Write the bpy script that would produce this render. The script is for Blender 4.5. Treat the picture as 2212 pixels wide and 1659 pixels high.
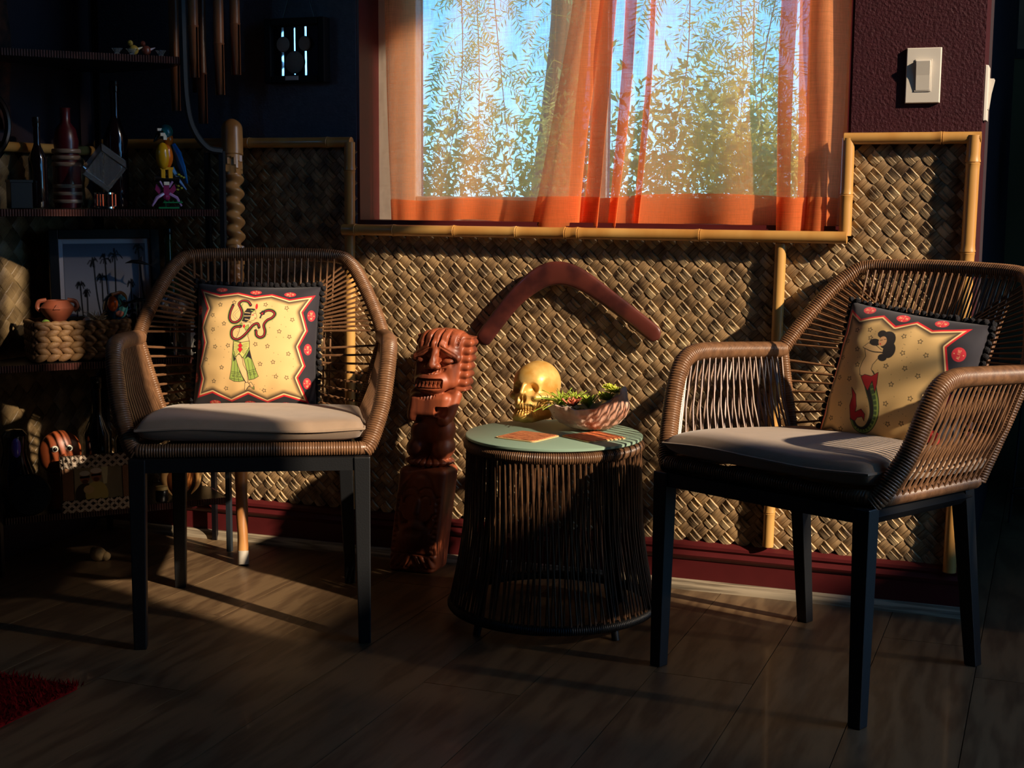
import bpy, bmesh, math, random
import numpy as np
from mathutils import Vector, Matrix
for o in list(bpy.data.objects): bpy.data.objects.remove(o, do_unlink=True)
S = bpy.context.scene
COL = S.collection
random.seed(7); RNG = np.random.default_rng(7)
PI = math.pi
# ------------------------------------------------------------------ camera
cd = bpy.data.cameras.new('camera'); cam = bpy.data.objects.new('camera', cd); COL.objects.link(cam)
cd.sensor_width = 36; cd.lens = 49.8747; cd.clip_start = .02
CR = Vector((0.933862, 0.357572, 0.006623)); CU = Vector((-0.053138, 0.120418, 0.9913)); CF = Vector((-0.353663, 0.92609, -0.131455))
mw = Matrix((CR, CU, -CF)).transposed().to_4x4(); mw.translation = Vector((0.0, -3.18355, 0.90742))
cam.matrix_world = mw; S.camera = cam
# ------------------------------------------------------------------ colour management
S.view_settings.view_transform = 'Standard'; S.view_settings.look = 'None'
S.view_settings.gamma = 1; S.view_settings.use_curve_mapping = False
S.view_settings.exposure = 0.0
# ------------------------------------------------------------------ sky
wd = bpy.data.worlds.new('sky'); S.world = wd; wd.use_nodes = True
nt = wd.node_tree; bg = nt.nodes['Background']
tc = nt.nodes.new('ShaderNodeTexCoord'); sx = nt.nodes.new('ShaderNodeSeparateXYZ'); cr_ = nt.nodes.new('ShaderNodeValToRGB')
nt.links.new(tc.outputs['Generated'], sx.inputs[0]); nt.links.new(sx.outputs['Z'], cr_.inputs[0]); nt.links.new(cr_.outputs[0], bg.inputs[0])
cr_.color_ramp.elements[0].position = 0; cr_.color_ramp.elements[0].color = (.32, .72, 1, 1)
cr_.color_ramp.elements[1].position = .13; cr_.color_ramp.elements[1].color = (.14, .48, 1, 1)
_e = cr_.color_ramp.elements.new(.6); _e.color = (.05, .16, .34, 1)      # clear sky deepening toward the zenith
bg.inputs[1].default_value = 3.7
# ------------------------------------------------------------------ sun (low, raking along the window wall from the right)
def sun(name, az, el, strength, col, angle):
    ld = bpy.data.lights.new(name, 'SUN'); ld.energy = strength; ld.color = col; ld.angle = math.radians(angle)
    o = bpy.data.objects.new(name, ld); COL.objects.link(o)
    a, e = math.radians(az), math.radians(el)
    d = Vector((-math.cos(e)*math.cos(a), math.cos(e)*math.sin(a), -math.sin(e)))   # travel direction
    o.rotation_euler = d.to_track_quat('-Z', 'Y').to_euler(); o.location = -d*6
    return o
sun('sun', 20, 26.5, 7.5, (1, .80, .57), 1.0)
sun('second_sun', 1.8, 24, .42, (1, .80, .58), 1.2)      # weak second sun added to throw the chair-leg shadows on the floor
# ------------------------------------------------------------------ helpers: colours and materials
def lin(r, g, b):
    f = lambda v: (v/255/12.92) if v/255 <= .04045 else ((v/255+.055)/1.055)**2.4
    return (f(r), f(g), f(b), 1)
MATS = {}
def mat(name, col, rough=.6, metal=0, var=0, vscale=20, bump=0, bscale=80, bdist=.002, col2=None, spec=.5,
        stretch=(1, 1, 1), space='Object', trans=0, ior=1.45, sub=0, coat=0, detail=3, attr=None, sheen=0):
    if name in MATS: return MATS[name]
    m = bpy.data.materials.new(name); m.use_nodes = True; n = m.node_tree.nodes; l = m.node_tree.links
    b = n['Principled BSDF']; b.inputs['Base Color'].default_value = col; b.inputs['Roughness'].default_value = rough
    b.inputs['Metallic'].default_value = metal; b.inputs['Specular IOR Level'].default_value = spec
    b.inputs['Transmission Weight'].default_value = trans; b.inputs['IOR'].default_value = ior
    b.inputs['Coat Weight'].default_value = coat; b.inputs['Sheen Weight'].default_value = sheen
    def coords(sc):
        if space == 'World': g = n.new('ShaderNodeNewGeometry'); out = g.outputs['Position']
        else: g = n.new('ShaderNodeTexCoord'); out = g.outputs['Object']
        mp = n.new('ShaderNodeMapping'); mp.inputs['Scale'].default_value = stretch; l.new(out, mp.inputs[0])
        t = n.new('ShaderNodeTexNoise'); t.inputs['Scale'].default_value = sc; t.inputs['Detail'].default_value = detail; l.new(mp.outputs[0], t.inputs['Vector'])
        return t
    if attr:
        a = n.new('ShaderNodeAttribute'); a.attribute_name = attr; l.new(a.outputs['Color'], b.inputs['Base Color'])
    elif var or col2:
        t = coords(vscale); r = n.new('ShaderNodeValToRGB'); l.new(t.outputs['Fac'], r.inputs[0])
        r.color_ramp.elements[0].position = .32; r.color_ramp.elements[1].position = .68
        r.color_ramp.elements[0].color = tuple(c*(1-var) for c in col[:3])+(1,)
        r.color_ramp.elements[1].color = col2 or tuple(min(1, c*(1+var)) for c in col[:3])+(1,)
        l.new(r.outputs[0], b.inputs['Base Color'])
    if bump:
        t = coords(bscale); bp = n.new('ShaderNodeBump'); bp.inputs['Strength'].default_value = bump; bp.inputs['Distance'].default_value = bdist
        l.new(t.outputs['Fac'], bp.inputs['Height']); l.new(bp.outputs[0], b.inputs['Normal'])
    MATS[name] = m; return m
def wood(name, a, bcol, scale=6, stretch=(1, 1, .08), rough=.45, bump=.15, space='Object', coat=0, rand=0):
    """long-grained timber: stretched noise bent into rings"""
    if name in MATS: return MATS[name]
    m = bpy.data.materials.new(name); m.use_nodes = True; n = m.node_tree.nodes; l = m.node_tree.links
    b = n['Principled BSDF']; b.inputs['Roughness'].default_value = rough; b.inputs['Coat Weight'].default_value = coat
    if space == 'World': src = n.new('ShaderNodeNewGeometry').outputs['Position']
    else: src = n.new('ShaderNodeTexCoord').outputs['Object']
    if rand:
        oi = n.new('ShaderNodeObjectInfo'); ad = n.new('ShaderNodeVectorMath'); ad.operation = 'MULTIPLY_ADD'
        l.new(oi.outputs['Random'], ad.inputs[0]); ad.inputs[1].default_value = (7, 13, 5); l.new(src, ad.inputs[2]); src = ad.outputs[0]
    mp = n.new('ShaderNodeMapping'); mp.inputs['Scale'].default_value = stretch; l.new(src, mp.inputs[0])
    t = n.new('ShaderNodeTexNoise'); t.inputs['Scale'].default_value = scale; t.inputs['Detail'].default_value = 2; l.new(mp.outputs[0], t.inputs[0])
    w = n.new('ShaderNodeMath'); w.operation = 'MULTIPLY'; w.inputs[1].default_value = 26; l.new(t.outputs['Fac'], w.inputs[0])
    s = n.new('ShaderNodeMath'); s.operation = 'SINE'; l.new(w.outputs[0], s.inputs[0])
    t2 = n.new('ShaderNodeTexNoise'); t2.inputs['Scale'].default_value = scale*9; l.new(mp.outputs[0], t2.inputs[0])
    ad2 = n.new('ShaderNodeMath'); ad2.operation = 'MULTIPLY_ADD'; ad2.inputs[1].default_value = .32; l.new(s.outputs[0], ad2.inputs[0]); l.new(t2.outputs['Fac'], ad2.inputs[2])
    r = n.new('ShaderNodeValToRGB'); r.color_ramp.elements[0].color = bcol; r.color_ramp.elements[1].color = a
    r.color_ramp.elements[0].position = .12; r.color_ramp.elements[1].position = .75; l.new(ad2.outputs[0], r.inputs[0]); l.new(r.outputs[0], b.inputs['Base Color'])
    bp = n.new('ShaderNodeBump'); bp.inputs['Strength'].default_value = bump; bp.inputs['Distance'].default_value = .001
    l.new(ad2.outputs[0], bp.inputs['Height']); l.new(bp.outputs[0], b.inputs['Normal'])
    MATS[name] = m; return m
# ------------------------------------------------------------------ helpers: geometry
class MB:
    """collects shapes into one mesh"""
    def __init__(s): s.v = []; s.f = []; s.mi = []; s.n = 0; s.cur = 0
    def add(s, v, f):
        v = np.asarray(v, float).reshape(-1, 3); s.v.append(v)
        for q in f: s.f.append(tuple(int(i)+s.n for i in q)); s.mi.append(s.cur)
        s.n += len(v); return s
    def box(s, c, d, rot=None):
        d = np.array(d)/2; v = np.array([[x, y, z] for x in (-1, 1) for y in (-1, 1) for z in (-1, 1)])*d
        if rot is not None: v = v @ np.array(rot).T
        return s.add(v+np.array(c), [(0, 1, 3, 2), (4, 6, 7, 5), (0, 4, 5, 1), (2, 3, 7, 6), (0, 2, 6, 4), (1, 5, 7, 3)])
    def tube(s, path, r, n=8, cap=True, flat=1.0, up=None):
        P = np.asarray(path, float); k = len(P); r = np.broadcast_to(np.asarray(r, float), (k,))
        T = np.gradient(P, axis=0); T /= np.linalg.norm(T, axis=1)[:, None]+1e-12
        u = np.array(up if up is not None else ((0, 0, 1) if abs(T[0, 2]) < .9 else (0, 1, 0)), float)
        N = np.empty_like(P)
        for i in range(k):
            if i: u = N[i-1]
            w = u-T[i]*(u@T[i]); N[i] = w/(np.linalg.norm(w)+1e-12)
        B = np.cross(T, N); a = np.arange(n)*2*PI/n
        V = P[:, None]+r[:, None, None]*(np.cos(a)[None, :, None]*N[:, None]*flat+np.sin(a)[None, :, None]*B[:, None])
        f = [(i*n+j, i*n+(j+1) % n, (i+1)*n+(j+1) % n, (i+1)*n+j) for i in range(k-1) for j in range(n)]
        if cap: f += [tuple(range(n))[::-1], tuple((k-1)*n+j for j in range(n))]
        return s.add(V, f)
    def lathe(s, prof, c=(0, 0, 0), n=24, sx=1, sy=1):
        prof = np.array(prof, float); k = len(prof); a = np.arange(n)*2*PI/n
        V = np.stack([prof[:, 0, None]*np.cos(a)*sx, prof[:, 0, None]*np.sin(a)*sy, np.repeat(prof[:, 1, None], n, 1)], 2)+np.array(c)
        f = [(i*n+j, i*n+(j+1) % n, (i+1)*n+(j+1) % n, (i+1)*n+j) for i in range(k-1) for j in range(n)]
        if prof[0, 0] > 1e-6: f.append(tuple(range(n))[::-1])
        if prof[-1, 0] > 1e-6: f.append(tuple((k-1)*n+j for j in range(n)))
        return s.add(V, f)
    def ball(s, c, r, n=12, m=8, rot=None):
        r = np.broadcast_to(np.asarray(r, float), (3,)); V = []
        for i in range(m+1):
            p = PI*i/m
            for j in range(n):
                a = 2*PI*j/n; V.append((math.sin(p)*math.cos(a), math.sin(p)*math.sin(a), -math.cos(p)))
        V = np.array(V)*r
        if rot is not None: V = V @ np.array(rot).T
        return s.add(V+np.array(c), [(i*n+j, i*n+(j+1) % n, (i+1)*n+(j+1) % n, (i+1)*n+j) for i in range(m) for j in range(n)])
    def grid(s, V, closed=False):
        V = np.asarray(V, float); a, b = V.shape[:2]; bb = b if closed else b-1
        return s.add(V, [(i*b+j, i*b+(j+1) % b, (i+1)*b+(j+1) % b, (i+1)*b+j) for i in range(a-1) for j in range(bb)])
    def prism(s, poly, z0, z1, axis='z'):
        p = np.array(poly, float); k = len(p); a = []
        for z in (z0, z1):
            for q in p: a.append({'z': (q[0], q[1], z), 'y': (q[0], z, q[1]), 'x': (z, q[0], q[1])}[axis])
        f = [(i, (i+1) % k, k+(i+1) % k, k+i) for i in range(k)]+[tuple(range(k))[::-1], tuple(range(k, 2*k))]
        return s.add(a, f)
    def mesh(s, name, smooth=True, angle=40):
        me = bpy.data.meshes.new(name); V = np.concatenate(s.v) if s.v else np.zeros((0, 3))
        me.from_pydata(V.tolist(), [], s.f); me.update()
        bm = bmesh.new(); bm.from_mesh(me); bmesh.ops.recalc_face_normals(bm, faces=bm.faces)
        if smooth:
            ca = math.radians(angle)
            for e in bm.edges:
                if len(e.link_faces) == 2 and e.calc_face_angle(0) > ca: e.smooth = False
            for f in bm.faces: f.smooth = True
        bm.to_mesh(me); bm.free()
        if any(s.mi): me.polygons.foreach_set('material_index', s.mi)
        return me
def rotm(ax, a): return np.array(Matrix.Rotation(a, 3, ax))
def tag(o, label=None, category=None, group=None, kind=None):
    for k, v in (('label', label), ('category', category), ('group', group), ('kind', kind)):
        if v: o[k] = v
    return o
def obj(name, mb, m, parent=None, smooth=True, angle=40, loc=None, rot=None, bevel=0, **kw):
    me = mb if isinstance(mb, bpy.types.Mesh) else mb.mesh(name, smooth, angle)
    if not me.materials:
        for q in (m if isinstance(m, (list, tuple)) else [m]): me.materials.append(q)
    o = bpy.data.objects.new(name, me); COL.objects.link(o)
    if parent: o.parent = parent
    if loc is not None: o.location = loc
    if rot is not None: o.rotation_euler = rot
    if bevel:
        b = o.modifiers.new('bevel', 'BEVEL'); b.width = bevel; b.segments = 2; b.limit_method = 'ANGLE'
    return tag(o, **kw)
def empty(name, loc, rz=0, **kw):
    o = bpy.data.objects.new(name, None); COL.objects.link(o); o.location = loc; o.rotation_euler = (0, 0, rz); o.empty_display_size = .05
    return tag(o, **kw)
def struct(name, mb, m, parent=None, **kw):
    return obj(name, mb, m, parent, kind='structure', **kw)
def cat(P, n=8):
    """Catmull-Rom through P, n points a span"""
    P = np.asarray(P, float); Q = np.vstack([2*P[0]-P[1], P, 2*P[-1]-P[-2]]); out = []
    for i in range(len(P)-1):
        a, b, c, d = Q[i:i+4]
        for t in np.arange(n)/n: out.append(.5*((2*b)+(-a+c)*t+(2*a-5*b+4*c-d)*t*t+(-a+3*b-3*c+d)*t**3))
    out.append(P[-1]); return np.array(out)
def resample(P, step):
    P = np.asarray(P, float); d = np.r_[0, np.cumsum(np.linalg.norm(np.diff(P, axis=0), axis=1))]
    k = max(2, int(round(d[-1]/step))+1); t = np.linspace(0, d[-1], k)
    return np.stack([np.interp(t, d, P[:, i]) for i in range(P.shape[1])], 1)
def wrapped(mb, path, r, pitch=.0052, depth=.12, n=10):
    """tube bound with cord: one ring of cord every pitch"""
    P = resample(path, pitch/4); k = len(P); ph = np.arange(k) % 4
    rr = r*(1-depth*np.array([1., .18, 0, .18])[ph]); mb.tube(P, rr, n)
# ------------------------------------------------------------------ helpers: distance-field carving (numpy)
def ell(p, c, r):
    r = np.array(r, float); q = (p-np.array(c))/r; k = np.linalg.norm(q, axis=-1); k2 = np.linalg.norm(q/r, axis=-1)+1e-9
    return k*(k-1)/k2
def rbox(p, c, h, r=0):
    q = np.abs(p-np.array(c))-np.array(h)+r; return np.linalg.norm(np.maximum(q, 0), axis=-1)+np.minimum(q.max(-1), 0)-r
def cap(p, a, b, r):
    a, b = np.array(a, float), np.array(b, float); ba = b-a; h = np.clip(((p-a)@ba)/(ba@ba), 0, 1); return np.linalg.norm(p-a-h[..., None]*ba, axis=-1)-r
def smin(a, b, k): h = np.clip(.5+.5*(b-a)/k, 0, 1); return b*(1-h)+a*h-k*h*(1-h)
def smax(a, b, k): return -smin(-a, -b, k)
def carve_ball(sdf, c, R, n=200, m=150, it=46):
    """mesh of the surface seen from a sphere around c"""
    c = np.array(c); th = np.arange(n)*2*PI/n; ph = np.linspace(.002, PI-.002, m)
    D = np.stack([np.sin(ph)[:, None]*np.cos(th), np.sin(ph)[:, None]*np.sin(th), -np.cos(ph)[:, None]*np.ones(n)], -1)
    t = np.full(D.shape[:2], float(R))
    for _ in range(it): t = np.maximum(t-.8*sdf(c+D*t[..., None]), .002)
    mb = MB(); mb.grid(c+D*t[..., None], closed=True); return mb
def carve_col(sdf, z0, z1, R, n=180, m=220, axis=lambda z: 0*z, it=46):
    """mesh of the surface seen from a cylinder round an upright (leaning) axis"""
    th = np.arange(n)*2*PI/n; z = np.linspace(z0, z1, m); D = np.stack([np.cos(th), np.sin(th), 0*th], -1)[None].repeat(m, 0)
    O = np.stack([axis(z), 0*z, z], -1)[:, None]; t = np.full((m, n), float(R))
    for _ in range(it): t = np.maximum(t-.75*sdf(O+D*t[..., None]), .0005)
    mb = MB(); V = O+D*t[..., None]; mb.grid(V, closed=True)
    mb.add(V[-1], [tuple(range(n))]); mb.add(V[0], [tuple(range(n))[::-1]]); return mb
# ------------------------------------------------------------------ helpers: printed art laid down point by point as a colour attribute
class Art:
    def __init__(s, w, h, bgc): s.im = np.ones((h, w, 3))*np.array(bgc[:3]); s.h, s.w = h, w; s.Y, s.X = np.mgrid[0:h, 0:w].astype(float)
    def mix(s, a, c, sl=(slice(None), slice(None))): a = np.clip(a, 0, 1)[..., None]; s.im[sl] = s.im[sl]*(1-a)+np.array(c[:3])*a
    def _sl(s, P, pad):
        x0, y0 = np.floor(P.min(0)-pad).astype(int); x1, y1 = np.ceil(P.max(0)+pad).astype(int)
        return (slice(max(0, y0), min(s.h, y1+1)), slice(max(0, x0), min(s.w, x1+1)))
    def dist(s, P, closed, sl):
        X, Y = s.X[sl], s.Y[sl]; d = np.full(X.shape, 1e9); ins = np.zeros(X.shape, bool); k = len(P)
        for i in range(k if closed else k-1):
            a, b = P[i], P[(i+1) % k]; ba = b-a; h = np.clip(((X-a[0])*ba[0]+(Y-a[1])*ba[1])/(ba@ba+1e-9), 0, 1)
            d = np.minimum(d, np.hypot(X-a[0]-h*ba[0], Y-a[1]-h*ba[1]))
            if closed: ins ^= ((a[1] > Y) != (b[1] > Y)) & (X < (b[0]-a[0])*(Y-a[1])/(b[1]-a[1]+1e-12)+a[0])
        return np.where(ins, -d, d) if closed else d
    def poly(s, P, c, a=1, line=0, lc=(0, 0, 0)):
        P = np.asarray(P, float); sl = s._sl(P, 2+line); d = s.dist(P, True, sl); s.mix((.5-d)*a, c, sl)
        if line: s.mix(.5+line/2-np.abs(d), lc, sl)
    def line(s, P, w, c, a=1, smooth=False):
        P = np.asarray(P, float); P = cat(P, 6) if smooth and len(P) > 2 else P
        sl = s._sl(P, w+2); s.mix((.5+w/2-s.dist(P, False, sl))*a, c, sl)
    def disc(s, c, rx, ry, col, rot=0, a=1):
        t = np.linspace(0, 2*PI, 26)[:-1]; x, y = rx*np.cos(t), ry*np.sin(t)
        s.poly(np.stack([c[0]+x*math.cos(rot)-y*math.sin(rot), c[1]+x*math.sin(rot)+y*math.cos(rot)], 1), col, a)
    def star(s, c, r, col, w=1.2, ph=0):
        t = ph-PI/2+np.arange(10)*PI/5; q = np.where(np.arange(10) % 2 == 0, r, r*.5)
        P = np.stack([c[0]+q*np.cos(t), c[1]+q*np.sin(t)], 1); s.line(np.vstack([P, P[:1]]), w, col)
    def text(s, word, c, h, col, ang=0, w=1.2):
        G = {'A': [[(0, 1), (.5, 0), (1, 1)], [(.2, .65), (.8, .65)]], 'L': [[(0, 0), (0, 1), (.9, 1)]], 'I': [[(.5, 0), (.5, 1)]],
             'V': [[(0, 0), (.5, 1), (1, 0)]], 'E': [[(.9, 0), (0, 0), (0, 1), (.9, 1)], [(0, .5), (.7, .5)]]}
        x = -len(word)*.42*h+.1*h; ca, sa = math.cos(ang), math.sin(ang)
        for ch in word:
            for st in G[ch]:
                q = np.array([(x+px*.6*h, (py-.5)*h) for px, py in st]); s.line(np.stack([c[0]+q[:, 0]*ca-q[:, 1]*sa, c[1]+q[:, 0]*sa+q[:, 1]*ca], 1), w, col)
            x += .84*h
def paint(me, cols):
    """per-point colours (linear) -> attribute 'print'"""
    at = me.color_attributes.new('print', 'FLOAT_COLOR', 'POINT'); c = np.ones((len(me.vertices), 4), np.float32); c[:len(cols), :3] = cols
    at.data.foreach_set('color', c.ravel())
# ================================================================== THE ROOM
XL, XR, YB, ZC = -2.42, 1.0, -4.3, 2.75          # left wall, right wall, rear wall, ceiling
XE = -.162                                        # outer corner where the window wall ends
WX0, WX1, WZ0, WZ1 = -1.632, -.432, .838, 2.05    # window opening
m_navy = mat('navy_paint', lin(84, 82, 94), .75, bump=.5, bscale=160, bdist=.003, var=.12, vscale=60, space='World')
m_maroon = mat('maroon_paint', lin(58, 17, 26), .55, bump=.6, bscale=150, bdist=.004, var=.1, vscale=40, space='World')
m_trim = mat('oxblood_trim_paint', lin(84, 26, 28), .42, var=.06, vscale=30, space='World')
m_olive = mat('olive_paint', lin(74, 66, 40), .8, bump=.3, bscale=150)
m_dark = mat('dark_plum_paint', lin(44, 30, 38), .85, bump=.3, bscale=120)
m_ceil = mat('ceiling_paint', lin(70, 58, 56), .9, bump=.3, bscale=90)
m_white = mat('white_vinyl', lin(232, 224, 208), .4)
m_bamboo = mat('bamboo', lin(196, 150, 84), .38, col2=lin(176, 124, 62), vscale=14, stretch=(1, 1, .2), coat=.2, space='World')
def leaf_mat(name, dark, light, ang, axis='Y'):
    """dried leaf: streaks running with the strip, tone drifting from strip to strip"""
    m = bpy.data.materials.new(name); m.use_nodes = True; n = m.node_tree.nodes; l = m.node_tree.links; b = n['Principled BSDF']; b.inputs['Roughness'].default_value = .48; b.inputs['Specular IOR Level'].default_value = .45
    g = n.new('ShaderNodeNewGeometry'); mp = n.new('ShaderNodeMapping'); mp.vector_type = 'TEXTURE'; l.new(g.outputs['Position'], mp.inputs[0])
    mp.inputs['Rotation'].default_value = (0, ang, 0) if axis == 'Y' else (ang, 0, 0); mp.inputs['Scale'].default_value = (14, 1, 1) if axis == 'Y' else (1, 14, 1)
    t = n.new('ShaderNodeTexNoise'); t.inputs['Scale'].default_value = 330; t.inputs['Detail'].default_value = 2; l.new(mp.outputs[0], t.inputs[0])
    u = n.new('ShaderNodeTexNoise'); u.inputs['Scale'].default_value = 26; u.inputs['Detail'].default_value = 1; l.new(g.outputs['Position'], u.inputs[0])
    a = n.new('ShaderNodeMath'); a.operation = 'MULTIPLY_ADD'; a.inputs[1].default_value = .55; l.new(t.outputs['Fac'], a.inputs[0]); l.new(u.outputs['Fac'], a.inputs[2])
    r = n.new('ShaderNodeValToRGB'); r.color_ramp.elements[0].position = .52; r.color_ramp.elements[1].position = 1.0; r.color_ramp.elements[0].color = dark; r.color_ramp.elements[1].color = light; l.new(a.outputs[0], r.inputs[0]); l.new(r.outputs[0], b.inputs['Base Color'])
    bp = n.new('ShaderNodeBump'); bp.inputs['Strength'].default_value = .7; bp.inputs['Distance'].default_value = .0012; l.new(t.outputs['Fac'], bp.inputs['Height']); l.new(bp.outputs[0], b.inputs['Normal']); return m
m_weave = leaf_mat('pandanus_leaf', lin(92, 74, 56), lin(204, 176, 134), PI/4)
m_weave2 = leaf_mat('pandanus_leaf_brown', lin(82, 62, 44), lin(170, 138, 98), -PI/4)
m_grey_wood = wood('grey_oak', lin(160, 146, 124), lin(104, 92, 76), 5, (.4, 9, 9), .5, space='World')
# ---- window wall: one slab with the window hole, its two paints split at the window
w = MB(); T = .17
w.cur = 0; w.box(((XL+WX0)/2-.15, T/2, ZC/2), (WX0-XL+.3, T, ZC))
w.cur = 1; w.box(((WX1+XE)/2, T/2, ZC/2), (XE-WX1, T, ZC))
w.cur = 2; w.box(((WX0+WX1)/2, T/2, WZ0/2), (WX1-WX0, T, WZ0)); w.box(((WX0+WX1)/2, T/2, (WZ1+ZC)/2), (WX1-WX0, T, ZC-WZ1))
wall_back = struct('wall_back', w, [m_navy, m_maroon, m_trim], smooth=False, label='window wall, navy left of the window and maroon right of it', category='wall')
rv = MB()                                          # painted lining of the window recess
rv.box((WX0+.004, T/2-.008, (WZ0+WZ1)/2), (.008, T-.02, WZ1-WZ0)); rv.box((WX1-.004, T/2-.008, (WZ0+WZ1)/2), (.008, T-.02, WZ1-WZ0)); rv.box(((WX0+WX1)/2, T/2-.008, WZ0+.004), (WX1-WX0-.016, T-.02, .008))
obj('window_lining', rv, m_trim, wall_back, smooth=False)
# ---- other walls, floor, ceiling
lw = MB(); LY0, LY1, LZ0, LZ1 = -1.52, -1.04, 1.22, 1.60          # side wall; unseen opening added so the mirror strips reflect sky
for (ya, yb_, za, zb_) in ((YB, LY0, 0, ZC), (LY1, .2, 0, ZC), (LY0, LY1, 0, LZ0), (LY0, LY1, LZ1, ZC)): lw.box((XL-.06, (ya+yb_)/2, (za+zb_)/2), (.12, yb_-ya, zb_-za))
struct('wall_left', lw, m_dark, smooth=False, label='dark side wall in the far left corner', category='wall')
struct('wall_rear', MB().box((-.7, YB-.06, ZC/2), (3.7, .12, ZC)), m_dark, smooth=False, label='dark wall behind the viewer', category='wall')
# right wall with a wide high window through which the low sun comes in
RY0, RY1, RZ0, RZ1, RYS, RZS, RYT, RZT = -1.64, -.12, .14, 2.17, -1.555, 2.62, -.908, 2.70     # outline shaped for the sun: raised ends light the curtain and left wall
r = MB(); r.box((XR+.05, (YB+RY0)/2, ZC/2), (.1, RY0-YB, ZC)); r.box((XR+.05, (RY1+2.0)/2, ZC/2), (.1, 2.0-RY1, ZC))
r.box((XR+.05, (RY0+RY1)/2, RZ0/2), (.1, RY1-RY0, RZ0)); r.box((XR+.05, (RYS+RYT)/2, (RZ1+ZC)/2), (.1, RYT-RYS, ZC-RZ1)); r.box((XR+.05, (RYT+RY1)/2, (RZT+ZC)/2), (.1, RY1-RYT, ZC-RZT)); r.box((XR+.05, (RY0+RYS)/2, (RZS+ZC)/2), (.1, RYS-RY0, ZC-RZS))
struct('wall_right', r, m_dark, smooth=False, label='dark wall on the right with a tall sunny window', category='wall')
struct('wall_passage', MB().box((.5, 1.86, ZC/2), (1.7, .12, ZC)), m_olive, smooth=False, label='dim olive wall at the end of the passage', category='wall')
struct('wall_return', MB().box((XE-.055, T+.82, ZC/2), (.11, 1.64, ZC)), m_dark, smooth=False, label='wall turning the corner beside the passage', category='wall')
struct('ceiling', MB().box((-.7, -1.2, ZC+.05), (3.7, 6.4, .1)), m_ceil, smooth=False, label='dim ceiling above the sitting corner', category='ceiling')
m_floor = wood('oak_laminate', lin(112, 90, 65), lin(85, 65, 46), 2.3, (6, .9, 1), .42, .12, coat=.05, rand=1)
m_sub = mat('floor_gap', lin(30, 22, 16), .8)
floor = struct('floor', MB().box((-.7, -1.25, -.055), (3.5, 6.4, .1)), m_sub, smooth=False, label='oak laminate floor in long boards', category='floor')
PWD = .193; k = 0; pl = {}
for i in range(18):
    x0 = XL+i*PWD; x1 = min(x0+PWD, XR); off = [0, .42, .81, .2, .63, 1.02][i % 6]
    ys = [y for y in np.arange(2.0-off, YB-.01, -1.21)]; ys = [1.85]+[y for y in ys if y < 1.8]+[YB]
    for a, b in zip(ys[:-1], ys[1:]):
        key = (round(x1-x0, 3), round(a-b, 3))
        if key not in pl:
            q = MB().box((0, 0, -.002), (x1-x0-.0016, a-b-.0016, .006)); pl[key] = q.mesh('plank', False); pl[key].materials.append(m_floor)
        obj('plank', pl[key], m_floor, floor, loc=((x0+x1)/2, (a+b)/2, -.001))
# ---- skirting: moulded board and a grey quarter round
def skirting(name, x0, x1, nm, label):
    prof = [(0, 0), (-.014, 0), (-.014, .068), (-.019, .073), (-.021, .08), (-.017, .086), (-.015, .09), (-.019, .096), (-.018, .103), (-.010, .110), (0, .113)]
    b = MB(); b.prism(prof, x0, x1, 'x'); o = struct(nm, b, m_trim, label=label, category='skirting')
    q = MB(); pr = [(-.014, 0)]+[(-.014-.021*math.cos(t), .021*math.sin(t)) for t in np.linspace(0, PI/2, 7)]; q.prism(pr, x0, x1, 'x')
    obj('quarter_round', q, m_grey_wood, o, label='grey wood quarter round along the floor')
skirting('base', XL, XE+.015, 'baseboard_back', 'dark red moulded baseboard under the woven wall')
# ---- woven leaf wainscot: every crossing is a small arched strip of leaf
def strip_mesh(name, L, W, h, seed, m, kind):
    """a strip of leaf arching over its neighbour, creased or doubled along its length (48 triangles)"""
    rg = np.random.default_rng(seed); b = MB(); us = np.array([-1, -.62, 0, .62, 1.])
    if kind == 0: e = rg.uniform(-.25, .2); vs = np.array([-1, -.9, e-.05, e+.03, .86, .95, 1]); cz = np.array([-.1, .35, .95, .25, 1.15, 1.0, -.2])+rg.normal(0, .07, 7)
    else: e = rg.uniform(-.35, .25); vs = np.array([-1, -.93, e-.06, e, e+.07, .93, 1]); cz = np.array([0, .45, .5, .12, .62, .55, 0])+rg.normal(0, .08, 7)
    G = np.zeros((5, 7, 3)); tw = rg.uniform(-.04, .04); lift = rg.uniform(.9, 1.15); tl = rg.uniform(-.12, .12)
    for i, u in enumerate(us):
        for j, v in enumerate(vs): G[i, j] = (u*L/2, v*W/2+tw*u*W*.3, h*lift*(cz[j]+(.5 if kind == 0 else .3)*(1-abs(u)**2.2)-.75*abs(u)**4+tl*u))
    b.grid(G); me = b.mesh(name, True, 28); me.materials.append(m); return me
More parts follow.
